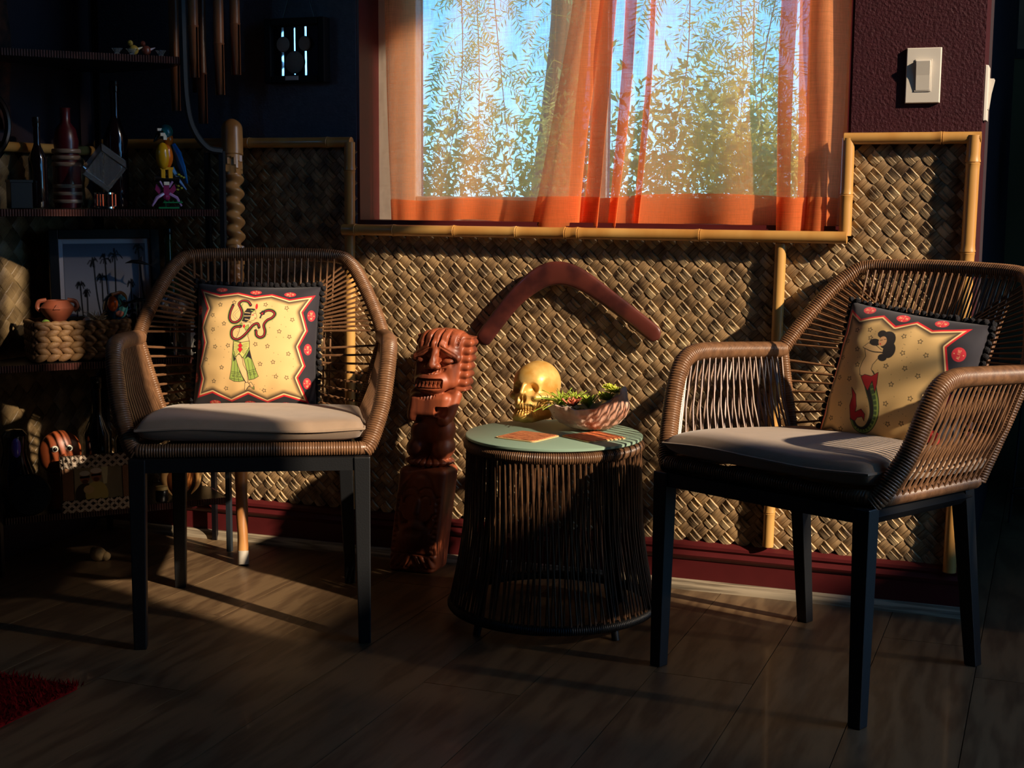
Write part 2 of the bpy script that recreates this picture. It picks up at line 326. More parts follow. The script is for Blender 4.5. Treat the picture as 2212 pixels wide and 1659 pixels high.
def weave(parent, regions, pitch, plane, mats, nparts, prio, offs=(0, 0), hgt=.0034):
    """regions: (a0,a1,z0,z1) in wall coords; plane maps (a,z,out)->xyz"""
    prot = [[strip_mesh('leaf_strip', pitch*1.10, pitch*.985, hgt*(1 if t == 0 else .8), 31*t+s, mats[t], t) for s in range(10)] for t in (0, 1)]
    cells = []; q = pitch/math.sqrt(2); lo = min(r[0] for r in regions)-.1; hi = max(r[1] for r in regions)+.1
    n = int(2.6/q)
    for i in range(-n, n):
        for j in range(-n, n):
            a = lo+(i+j)*q+offs[0]; z = (i-j)*q+.5+offs[1]
            if any(r[0] <= a <= r[1] and r[2] <= z <= r[3] for r in regions): cells.append((a, z, (i+j) % 2, (i*7+j*13+i*j) % 10))
    cells.sort(key=prio); parts, rest = cells[:nparts], cells[nparts:]
    def xf(a, z, t):
        ang = PI/4 if t else -PI/4; e = np.array(plane(a, z, 0)); ea = np.array(plane(a+1, z, 0))-e; ez = np.array((0, 0, 1.)); en = np.array(plane(a, z, 1))-e
        ux = ea*math.cos(ang)+ez*math.sin(ang); vy = np.cross(en, ux); return e, ux, vy, en
    for a, z, t, s in parts:
        e, ux, vy, en = xf(a, z, t); o = obj('leaf_strip', prot[t][s], mats[t], parent)
        M4 = Matrix((Vector(ux), Vector(vy), Vector(en))).transposed().to_4x4(); M4.translation = Vector(e+en*(.0052)); o.matrix_local = M4
    base = [[np.array([v.co[:] for v in p.vertices]) for p in pr] for pr in prot]; fac = [tuple(p.vertices) for p in prot[0][0].polygons]
    b = MB()
    for a, z, t, s in rest:
        e, ux, vy, en = xf(a, z, t); v = base[t][s]; b.cur = t; b.add(e+en*.0052+v[:, :1]*ux+v[:, 1:2]*vy+v[:, 2:]*en, fac)
    me = b.mesh('woven_leaf', True, 25)
    obj('woven_leaf', me, mats, parent, kind='stuff', label='woven pandanus strips of the wainscot')
panels = [(WX0-.0, WX1+.02, .108, .818), (WX1+.005, XE-.022, .10, 1.03), (XL+.02, WX0-.005, .112, 1.03)]
bk = MB()
for a0, a1, z0, z1 in panels: bk.box(((a0+a1)/2, -.0015, (z0+z1)/2), (a1-a0, .003, z1-z0))
obj('weave_backing', bk, mat('weave_backing', lin(60, 46, 32), .8), wall_back, smooth=False)
def prio(c):
    a, z = c[:2]
    if -.43 < a < -.2 and z > .62: return 0
    if -1.45 < a < -.6 and .42 < z < .82: return 1+abs(a+.95)
    return 5+abs(a+1)
weave(wall_back, panels, .0268, lambda a, z, o: (a, -o, z), [m_weave, m_weave2], 300, prio)
wl = bpy.data.objects['wall_left']
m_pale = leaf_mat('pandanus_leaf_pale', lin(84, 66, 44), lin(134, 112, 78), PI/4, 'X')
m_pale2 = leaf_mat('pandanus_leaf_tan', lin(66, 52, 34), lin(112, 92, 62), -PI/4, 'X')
weave(wl, [(-.72, -.02, .12, 1.0)], .046, lambda a, z, o: (XL+o, a, z), [m_pale, m_pale2], 60, lambda c: abs(c[0]+.3)+abs(c[1]-.65))
# ---- bamboo canes framing the wainscot
def bamboo(name, p0, p1, r, nodes, label, taper=0):
    p0, p1 = np.array(p0, float), np.array(p1, float); L = np.linalg.norm(p1-p0); t = [0]; rr = [r]
    for q in nodes:
        for d, s in ((-.016, 1.0), (-.007, 1.04), (-.0035, 1.10), (-.001, 1.12), (.0, .99), (.001, .99), (.0022, 1.08), (.006, 1.02), (.016, 1.0)): t.append(q*L+d); rr.append(r*s)
    t += [L]; rr += [r]; t = np.array(t); ok = (t >= 0) & (t <= L); t = t[ok]; rr = np.array(rr)[ok]
    b = MB(); b.tube(p0+(p1-p0)*(t/L)[:, None], rr*(1-taper*t/L), 14)
    return struct(name, b, m_bamboo, label=label, category='bamboo cane')
yb = -.021
bamboo('trim_1', (WX0-.022, yb-.012, .822), (WX1+.005, yb-.012, .822), .0135, (.03, .115, .245, .375, .475, .50, .735), 'bamboo cane lying along the window sill')
bamboo('trim_2', (WX1-.001, yb, .826), (WX1-.001, yb, 1.036), .0135, (.42,), 'short upright bamboo cane right of the window')
bamboo('trim_3', (WX1-.01, yb, 1.035), (XE+.002, yb, 1.035), .0125, (.72,), 'bamboo cane capping the weave under the light switch')
bamboo('trim_4', (XE-.012, yb-.002, 1.04), (XE-.020, yb-.002, .10), .0145, (.06, .26, .5, .74), 'tall bamboo cane on the outer corner of the wall')
bamboo('trim_5', (-.572, yb, .806), (-.580, yb, .118), .0125, (.45, .885), 'upright bamboo cane rising behind the right chair')
bamboo('trim_6', (WX0-.008, yb, 1.036), (WX0-.014, yb, .115), .0135, (.075, .42, .8), 'upright bamboo cane left of the window behind the left chair')
bamboo('trim_7', (XL+.03, yb, 1.036), (WX0-.003, yb, 1.036), .0125, (.3, .62, .915), 'bamboo cane capping the shaded weave left of the window')
bamboo('trim_8', (XL+.021, -.735, 1.03), (XL+.021, -.735, .0), .0135, (.2, .5, .8), 'upright bamboo cane ending the weave on the side wall')
bamboo('trim_9', (XL+.021, -.74, 1.018), (XL+.021, -.03, 1.018), .0125, (.3, .7), 'bamboo cane capping the weave on the side wall')
# ---- window
wf = MB(); FY = .135; gz0 = .905; gx0, gx1 = -1.522, -.548
wf.box(((WX0+gx0)/2, FY, (WZ0+WZ1)/2), (gx0-WX0, .05, WZ1-WZ0)); wf.box(((WX1+gx1)/2, FY, (WZ0+WZ1)/2), (WX1-gx1, .05, WZ1-WZ0))
wf.box(((gx0+gx1)/2, FY, (WZ0+gz0)/2), (gx1-gx0, .05, gz0-WZ0)); wf.box(((gx0+gx1)/2, FY, WZ1-.03), (gx1-gx0, .05, .06))
win = struct('window_1', MB().box((-1.045, FY+.002, 1.46), (.042, .034, 1.11)), m_white, smooth=False, label='white framed window behind the orange sheers', category='window')
obj('window_frame', wf, m_white, win, smooth=False, bevel=.003)
m_glass = mat('window_glass', (1, 1, 1, 1), 0, trans=1, ior=1.0, spec=.2)
obj('pane', MB().box(((gx0-1.066)/2, FY+.012, 1.45), (-1.066-gx0, .003, 1.09)), m_glass, win, smooth=False)
obj('pane', MB().box(((gx1-1.024)/2, FY+.002, 1.45), (gx1+1.024, .003, 1.09)), m_glass, win, smooth=False)
# ---- sheer orange curtains
def sheer(name, tr, col, dens):
    m = bpy.data.materials.new(name); m.use_nodes = True; n = m.node_tree.nodes; l = m.node_tree.links; n.remove(n['Principled BSDF'])
    out = n['Material Output']; t = n.new('ShaderNodeBsdfTransparent'); t.inputs[0].default_value = tr
    d = n.new('ShaderNodeBsdfDiffuse'); d.inputs[0].default_value = col; tl = n.new('ShaderNodeBsdfTranslucent'); tl.inputs[0].default_value = col
    a = n.new('ShaderNodeMixShader'); a.inputs[0].default_value = .6; l.new(d.outputs[0], a.inputs[1]); l.new(tl.outputs[0], a.inputs[2])
    g = n.new('ShaderNodeTexCoord'); fac = []
    for st, sc in (((1, 1, 30), 20), ((30, 30, 1), 20), ((300, 300, 5), 8), ((5, 5, 300), 8)):   # slubbed cloth
        mp = n.new('ShaderNodeMapping'); mp.inputs['Scale'].default_value = st; l.new(g.outputs['Object'], mp.inputs[0])
        q = n.new('ShaderNodeTexNoise'); q.inputs['Scale'].default_value = sc; q.inputs['Detail'].default_value = 2; l.new(mp.outputs[0], q.inputs[0]); fac.append(q.outputs['Fac'])
    s = fac[0]
    for q in fac[1:]:
        ad = n.new('ShaderNodeMath'); ad.operation = 'ADD'; l.new(s, ad.inputs[0]); l.new(q, ad.inputs[1]); s = ad.outputs[0]
    mr = n.new('ShaderNodeMapRange'); mr.inputs[1].default_value = 1.5; mr.inputs[2].default_value = 2.5; mr.inputs[3].default_value = dens-.2; mr.inputs[4].default_value = dens+.2; l.new(s, mr.inputs[0])
    mx = n.new('ShaderNodeMixShader'); l.new(mr.outputs[0], mx.inputs[0]); l.new(t.outputs[0], mx.inputs[1]); l.new(a.outputs[0], mx.inputs[2]); l.new(mx.outputs[0], out.inputs[0])
    return m
m_sheer = sheer('orange_voile', (1, 1, 1, 1), lin(255, 166, 106), .62)
m_hem = sheer('orange_voile_hem', (1, .8, .6, 1), lin(255, 150, 88), .84)
def curtain(top, bot, zt, zb, hem, label, bend=None, flutter=.004):
    A = cat(top, 10); B = cat(bot, 10); nz = 64; zz = np.linspace(-.5, 1, nz); k = len(A); G = np.zeros((nz, k, 3))
    for i, tz in enumerate(zz):
        t = max(tz, 0); e = t**1.35; P = A*(1-e)+B*e; ph = np.linspace(0, 9, k)
        G[i, :, 0] = P[:, 0]+.004*np.sin(ph*1.3+t*5); G[i, :, 1] = P[:, 1]+flutter*np.sin(ph*2.1+t*4)+.003*np.sin(ph*5+t*9)
        G[i, :, 2] = zt+(zb-zt)*tz+(.004*np.sin(ph*1.7)*t**6)
        if bend is not None: G[i, :, 2] += bend(P[:, 0])*t**8
    c = empty('curtain', (float(B[:, 0].mean()), .07, zb), label=label, category='curtain')
    L = G-np.array(c.location[:]); b = MB(); b.grid(L); cl = obj('cloth', b, m_sheer, c, angle=180)
    dz = (zt-zb)*(1-zz); hh = [i for i in range(nz) if dz[i] <= hem+.012]
    h = L[hh].copy(); h[:, :, 1] -= .0022; b = MB(); b.grid(h); obj('hem', b, m_hem, cl, angle=180)
    return c
curtain([(-1.596, .060), (-1.57, .052), (-1.5, .066), (-1.38, .056), (-1.25, .068), (-1.12, .060), (-1.035, .068)],
        [(-1.556, .052), (-1.535, .048), (-1.46, .060), (-1.36, .050), (-1.25, .062), (-1.14, .052), (-1.06, .060)], 1.62, .840, .062,
        'left orange sheer curtain hanging flat over the window', bend=lambda x: .006*np.cos((x+1.3)*7))
curtain([(-1.060, .030), (-1.02, .012), (-.992, .026), (-1.036, .040), (-.985, .022), (-.950, .008), (-.992, .030), (-.955, .040), (-.905, .012), (-.945, .030), (-.912, .040), (-.872, .012), (-.885, .030),
         (-.80, .036), (-.70, .030), (-.60, .034), (-.560, .025), (-.590, .01), (-.548, .004), (-.525, .022), (-.552, .032), (-.512, .0), (-.490, -.006), (-.484, .018), (-.450, .030)],
        [(-1.172, .020), (-1.13, .002), (-1.055, .014), (-1.095, .032), (-1.05, .016), (-1.01, .000), (-1.055, .018), (-1.01, .026), (-.965, .006), (-.985, .016), (-.94, .022), (-.905, .012), (-.915, .022),
         (-.80, .030), (-.70, .008), (-.61, .028), (-.560, .018), (-.590, .002), (-.555, -.008), (-.525, .008), (-.552, .024), (-.515, -.010), (-.485, -.014), (-.478, .008), (-.455, .02)], 1.62, .835, .072,
        'right orange sheer curtain gathered in folds at mid window', bend=lambda x: .010*np.sin((x+.9)*9), flutter=.003)
rod = empty('curtain_rod', ((WX0+WX1)/2, .045, 2.0), label='brass tension rod carrying the orange sheers', category='curtain rod')
obj('rod', MB().tube([(-.583, 0, 0), (.583, 0, 0)], .007, 10), mat('brass', lin(170, 130, 70), .35, metal=1), rod)
for sx in (-1, 1): obj('end_cap', MB().tube([(sx*.583, 0, 0), (sx*.591, 0, 0)], .012, 12), mat('brass', lin(170, 130, 70), .35, metal=1), rod)
# ================================================================== ROPE CHAIRS
m_black = mat('black_metal', lin(16, 17, 20), .45, bump=.1, bscale=300)
m_cord = mat('brown_resin_cord', lin(98, 68, 46), .36, col2=lin(126, 90, 62), vscale=60, spec=.6)
m_cush = mat('taupe_canvas', lin(150, 126, 104), .85, var=.06, vscale=30, bump=.35, bscale=900, bdist=.0006, sheen=.2)
def make_chair(loc, rz, label):
    t = empty('rope_armchair', loc, rz, label=label, category='chair', group='matching rope armchairs')
    for s in (-1, 1):
        for a, b, q in (((.221, .027, .386), (.224, .022, 0), 0), ((.186, .420, .360), (.196, .477, 0), 1)):
            l = MB(); V = []
            for P, w in ((a, .0165), (b, .0125)):
                for dx, dy in ((-1, -1), (1, -1), (1, 1), (-1, 1)): V.append((s*P[0]+dx*w, P[1]+dy*w, P[2]))
            l.add(V, [(0, 1, 5, 4), (1, 2, 6, 5), (2, 3, 7, 6), (3, 0, 4, 7), (0, 3, 2, 1), (4, 5, 6, 7)]); obj('leg', l, m_black, t, smooth=False, bevel=.002)
    f = MB()                                         # steel seat frame
    f.box((0, .027, .372), (.45, .026, .026)); f.box((0, .425, .348), (.38, .026, .024))
    for s in (-1, 1): f.tube([(s*.221, .027, .370), (s*.190, .425, .346)], .015, 4)
    f.box((0, .23, .369), (.36, .36, .006), rotm('X', -.062)); obj('seat_frame', f, m_black, t, smooth=False)
    ring = MB(); C = [(-.236, .035), (.236, .035), (.206, .445), (-.206, .445)]
    pts = []
    for i in range(4):
        p0, p1, p2 = np.array(C[i-1]), np.array(C[i]), np.array(C[(i+1) % 4]); a = p1+(p0-p1)/np.linalg.norm(p0-p1)*.03; b = p1+(p2-p1)/np.linalg.norm(p2-p1)*.03
        for k in np.linspace(0, 1, 5): pts.append((1-k)**2*a+2*k*(1-k)*p1+k*k*b)
    pts.append(pts[0]); wrapped(ring, np.c_[np.array(pts), np.array([.400-.062*(q[1]-.035) for q in pts])], .0145); obj('seat_rail', ring, m_cord, t)
    for s in (-1, 1):
        arm = [(s*.222, .040, .392), (s*.238, .052, .412), (s*.262, .088, .478), (s*.274, .118, .545), (s*.279, .146, .583), (s*.281, .190, .598), (s*.281, .27, .596), (s*.279, .40, .588), (s*.276, .475, .583)]
        b = MB(); wrapped(b, cat(arm, 8), .0185); obj('arm_rail', b, m_cord, t)
        b = MB(); wrapped(b, cat([(s*.274, .476, .580), (s*.250, .462, .50), (s*.210, .440, .376)], 8), .0125); obj('rear_post', b, m_cord, t)
        # arm panel: two crossing layers of cord from arm rail to seat rail
        b = MB(); n = 17
        for lay in (0, 1):
            for i in range(n):
                u = i/(n-1); v = np.clip(u+(.11 if lay else -.06), 0, 1); yt = .165+u*.30; top = np.array((s*(.281-lay*.012+.004), yt, .590)); yb_ = .055+v*.375
                bot = np.array((s*(.236-.03*v+.008-lay*.012), yb_, .398-.062*(yb_-.035))); b.tube([top, (top+bot)/2+np.array((s*.008, 0, 0)), bot], .0023, 5, cap=False)
        for i in range(7):                           # short cords on the curved front post
            q = i/6; top = np.array((s*(.266+.014*q), .10+.06*q, .50+.085*q)); b.tube([top, (s*(.236), .050+.03*q, .40)], .0023, 5, cap=False)
        obj('arm_cords', b, m_cord, t, kind='stuff')
    back = cat([(-.277, .476, .584), (-.262, .515, .632), (-.232, .570, .700), (-.204, .615, .744), (-.170, .640, .760), (-.08, .655, .764), (0, .658, .765), (.08, .655, .764), (.170, .640, .760), (.204, .615, .744), (.232, .570, .700), (.262, .515, .632), (.277, .476, .584)], 8)
    b = MB(); wrapped(b, back, .0165); obj('back_rail', b, m_cord, t)
    b = MB(); yat = lambda z: .440+(z-.378)/.38*.205
    for i in range(22):                              # upright cords, front and back of the rail
        x = -.165+i*.0157
        for lay in (0, 1): b.tube([(x, .640+lay*.018-.02*abs(x/.17)**3, .755), (x*.94, yat(.58)+lay*.004, .58), (x*.9, yat(.40)+lay*.004, .378)], .0023, 5, cap=False)
    obj('back_cords', b, m_cord, t, kind='stuff')
    b = MB()
    for s in (-1, 1):                                # side cords fanning in behind the uprights
        P = resample(back[:34] if s < 0 else back[::-1][:34], .0155)[1:]
        for i, p in enumerate(P[:15]):
            z = .585+(p[2]-.585)*.22
            for lay in (0, 1): b.tube([p+np.array((0, lay*.012, 0)), (s*.03, yat(z)+.012+lay*.003, z)], .0023, 5, cap=False)
        for i in range(8):
            u = i/7; p = np.array((s*(.270-.055*u), .474-.03*u, .562-.15*u)); z = .545-.09*u
            for lay in (0, 1): b.tube([p+np.array((0, lay*.01, 0)), (s*.03, yat(z)+.012, z)], .0023, 5, cap=False)
    obj('side_cords', b, m_cord, t, kind='stuff')
    return t
C1 = ((-1.470, -.786, 0), math.radians(27.6)); C2 = ((-.491, -.692, 0), math.radians(-25.1))
make_chair(*C1, 'brown rope armchair left of the drum table, holding the snake dancer pillow')
make_chair(*C2, 'brown rope armchair at the right, in front of the light switch')
def chair_pt(C, p):
    a = C[1]; return (C[0][0]+p[0]*math.cos(a)-p[1]*math.sin(a), C[0][1]+p[0]*math.sin(a)+p[1]*math.cos(a), p[2])
# ---- seat cushions
def cushion(C, label, tilt, dx=0):
    b = MB(); n, m = 40, 36; top = np.zeros((m, n, 3)); bot = np.zeros((m, n, 3))
    for i in range(m):
        for j in range(n):
            u, v = -1+2*j/(n-1), -1+2*i/(m-1); su = np.sign(u)*abs(u)**.8; sv = np.sign(v)*abs(v)**.8
            e = min(1, ((1-abs(u)**9)*(1-abs(v)**9)))**.42; x = su*.228*(1-.012*v*v); y = .235+sv*.215-.006*(1-u*u)*(-1 if v > 0 else 1)
            cr = .05*math.exp(-((u*.8-.15+v*.2)/.5)**2)
            top[i, j] = (x, y, .026+.022*e*(1+.2*(1-u*u)*(1-v*v))+.003*math.sin(u*4+v*3)); bot[i, j] = (x, y, .026-.026*e)
    b.grid(top); b.grid(bot); me_v = b
    o = empty('seat_cushion', chair_pt(C, (0, 0, .417)), C[1], label=label, category='cushion', group='grey seat cushions'); o.rotation_euler = (tilt[0], tilt[1], C[1])
    obj('cushion_body', me_v, m_cush, o, angle=80)
    edge = np.concatenate([top[0, :], top[1:, -1], top[-1, ::-1][1:], top[::-1, 0][1:]]); p = MB(); p.tube(resample(edge+np.array((0, 0, .0)), .01), .0028, 6); obj('piping', p, m_cush, o)
    return o
cushion(C1, 'taupe canvas seat cushion on the left rope chair', (-.062, .012))
cushion(C2, 'taupe canvas seat cushion on the right rope chair', (-.062, 0))
# ---- printed throw pillows
m_print = mat('printed_cotton', (1, 1, 1, 1), .8, attr='print', bump=.15, bscale=700, bdist=.0005, sheen=.15)
m_pom = mat('black_pompom_yarn', lin(20, 18, 22), .95, bump=.8, bscale=500)
BEIGE = lin(222, 184, 122); RED = lin(214, 18, 36); CREAM = lin(240, 200, 140); INK = lin(30, 22, 22); BORD = lin(34, 30, 38); OVAL = lin(206, 40, 52); GREEN = lin(150, 172, 78); SKIN = lin(232, 190, 132)
def frame_art(N, P):
    a = Art(N, N, BORD); full = (slice(None), slice(None)); d = a.dist(P, True, full); k = N/1570
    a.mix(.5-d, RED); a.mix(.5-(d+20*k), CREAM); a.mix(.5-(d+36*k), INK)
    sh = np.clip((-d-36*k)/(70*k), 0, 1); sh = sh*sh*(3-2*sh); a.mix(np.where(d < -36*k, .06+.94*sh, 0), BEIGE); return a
def ovals(a, spots, k):
    for x, y, rx, ry, ang in spots:
        a.disc((x, y), rx, ry, OVAL); a.text('ALIVE', (x, y), 23*k, CREAM, ang, 3.0*k)
        ca, sa = math.cos(ang), math.sin(ang)
        for q in (-1, 1): a.disc((x-q*sa*ry*.74 if abs(sa) < .5 else x+q*rx*.66, y+q*ca*ry*.74 if abs(ca) > .5 else y), 5*k, 5*k, CREAM)
def dancer_art(N):
    k = N/1570; T = lambda L: np.array([((x-60)*k, (y-130)*N/1410) for x, y in L], float)
    P = T([(110, 200), (395, 265), (620, 228), (835, 275), (1045, 238), (1270, 300), (1578, 238), (1450, 450), (1525, 655), (1425, 838), (1510, 1050), (1420, 1185), (1545, 1470), (1245, 1400), (1030, 1490), (800, 1392), (580, 1490), (345, 1385), (130, 1440), (190, 1225), (140, 1085), (215, 820), (150, 650), (235, 435)])
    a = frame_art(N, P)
    sp = [(400, 200), (840, 222), (1268, 240)]; o = [(*T([s])[0], 72*k, 32*k, PI) for s in sp]+[(*T([s])[0], 48*k, 70*k, -PI/2) for s in ((1552, 480), (1532, 862), (1530, 1245))]
    o += [(*T([s])[0], 34*k, 62*k, PI/2) for s in ((118, 450), (118, 840), (92, 1210))]+[(*T([s])[0], 70*k, 28*k, 0) for s in ((365, 1495), (810, 1500), (1265, 1500))]
    ovals(a, o, k)
    for s in [(412, 388), (588, 358), (983, 374), (1247, 407), (320, 510), (1325, 538), (480, 605), (335, 672), (1175, 676), (1300, 732), (545, 850), (376, 865), (888, 828), (1038, 845), (1297, 922), (250, 1008), (1112, 1020), (955, 1047), (470, 1096), (1150, 1180), (1280, 1188), (367, 1250), (525, 1330), (1000, 1343)]:
        a.star(T([s])[0], 27*k, INK, 6*k, s[0])
    rg = np.random.default_rng(3)
    for _ in range(70):
        q = rg.uniform((260, 340), (1400, 1360)); a.disc(T([q])[0], 4.5*k, 4.5*k, INK, a=.7)
    def snake(L):
        Q = T(L); a.line(Q, 44*k, INK, smooth=True); R = cat(Q, 6); tn = np.gradient(R, axis=0); nn = np.c_[-tn[:, 1], tn[:, 0]]; nn /= np.linalg.norm(nn, axis=1)[:, None]+1e-9
        a.line(R+nn*17*k, 5*k, GREEN); a.line(R-nn*6*k, 6*k, RED)
    # back arm, skirt, leg
    a.line(T([(690, 590), (600, 510), (660, 435), (690, 370)]), 26*k, INK, smooth=True); a.line(T([(690, 590), (600, 510), (660, 435), (690, 360)]), 19*k, SKIN, smooth=True)
    snake([(575, 395), (548, 470), (545, 545), (580, 588), (640, 590), (690, 550), (705, 480), (680, 420), (655, 375), (690, 340), (755, 345), (795, 385)])
    sk = T([(612, 800), (605, 920), (600, 1060), (590, 1140), (572, 1222), (630, 1248), (700, 1250), (755, 1240), (690, 1090), (648, 990), (690, 935), (750, 990), (800, 1150), (815, 1230), (880, 1215), (935, 1185), (900, 1110), (845, 980), (815, 880), (812, 800)])
    a.poly(sk, GREEN, line=7*k, lc=INK)
    for L in ([(610, 930), (650, 1000), (620, 1030)], [(760, 1000), (815, 890), (850, 1000), (800, 970)]): a.poly(T(L), INK)
    for L in ([(640, 1010), (632, 1245)], [(668, 1050), (690, 1248)], [(800, 1000), (842, 1225)], [(835, 960), (890, 1210)], [(600, 1140), (700, 1150)], [(596, 1158), (705, 1168)], [(800, 1130), (900, 1105)], [(805, 1150), (908, 1124)], [(585, 1215), (740, 1235)]): a.line(T(L), 5*k, INK)
    for s in ((620, 1185), (665, 1192), (710, 1195), (838, 1165), (885, 1158)): a.star(T([s])[0], 15*k, INK, 4*k)
    a.poly(T([(648, 985), (672, 945), (705, 950), (735, 1000), (745, 1060), (790, 1130), (800, 1210), (805, 1250), (780, 1260), (730, 1180), (680, 1070)]), SKIN, line=6*k, lc=INK)
    a.line(T([(700, 1130), (770, 1250), (830, 1310)]), 10*k, INK)
    a.poly(T([(765, 1262), (800, 1255), (830, 1285), (770, 1350), (760, 1345)]), SKIN, line=6*k, lc=INK); a.poly(T([(815, 1262), (840, 1250), (880, 1300), (880, 1335), (855, 1330)]), SKIN, line=6*k, lc=INK)
    a.poly(T([(790, 1320), (820, 1290), (770, 1352)]), GREEN, line=5*k, lc=INK); a.poly(T([(850, 1315), (872, 1300), (880, 1335)]), GREEN, line=5*k, lc=INK)
    # torso, belt
    a.poly(T([(690, 600), (790, 580), (850, 600), (800, 690), (790, 740), (812, 795), (720, 812), (625, 795), (660, 740), (680, 690)]), SKIN, line=6*k, lc=INK)
    a.line(T([(830, 600), (895, 640), (905, 670)]), 30*k, INK, smooth=True); a.line(T([(830, 600), (895, 640), (905, 670)]), 22*k, SKIN, smooth=True)
    a.poly(T([(665, 620), (700, 590), (720, 620), (700, 650), (675, 650)]), GREEN, line=5*k, lc=INK); a.poly(T([(740, 640), (790, 610), (800, 650), (760, 680)]), GREEN, line=5*k, lc=INK); a.poly(T([(733, 605), (752, 622), (738, 655), (718, 635)]), RED)
    a.poly(T([(612, 800), (700, 815), (812, 795), (815, 860), (770, 940), (735, 985), (690, 935), (645, 975), (618, 900)]), lin(206, 200, 110), line=7*k, lc=INK)
    for q in range(8):
        for sg in (-1, 1): a.line(T([(700+sg*28, 835+q*12), (705+sg*92-sg*q*3, 818+q*20)]), 4*k, INK)
    a.poly(T([(700, 812), (728, 850), (700, 880), (672, 850)]), RED, line=4*k, lc=INK); a.poly(T([(700, 850), (730, 890), (700, 930), (670, 890)]), RED, line=4*k, lc=INK)
    # second snake coil with head
    snake([(690, 630), (620, 642), (580, 690), (592, 760), (655, 785), (725, 752), (790, 690), (848, 622), (900, 600), (922, 636)])
    snake([(885, 680), (895, 730), (940, 755), (990, 735), (1003, 680), (985, 612), (1020, 560), (1080, 528), (1112, 482), (1080, 446), (1020, 438), (960, 462)])
    a.poly(T([(985, 455), (950, 450), (912, 478), (935, 492), (918, 535), (940, 540), (950, 505), (985, 490)]), INK); a.poly(T([(965, 468), (940, 478), (955, 495)]), RED)
    # head
    a.disc(T([(845, 505)])[0], 45*k, 62*k, SKIN); a.line(T([(868, 440), (875, 480), (888, 520), (872, 545), (850, 560), (800, 580)]), 5*k, INK, smooth=True)
    a.poly(T([(725, 470), (760, 425), (830, 425), (865, 430), (850, 460), (820, 475), (815, 520), (800, 560), (760, 585), (705, 575), (720, 530)]), INK)
    for L in ([(735, 475), (800, 480)], [(730, 515), (810, 512)], [(745, 550), (790, 555)]): a.line(T(L), 7*k, CREAM, smooth=True)
    a.disc(T([(876, 400)])[0], 16*k, 38*k, RED); a.disc(T([(838, 500)])[0], 14*k, 11*k, lin(220, 90, 80), a=.8); a.line(T([(845, 480), (868, 482)]), 6*k, INK); a.disc(T([(868, 535)])[0], 7*k, 6*k, RED)
    a.line(T([(810, 445), (866, 462)]), 9*k, GREEN)
    return a.im
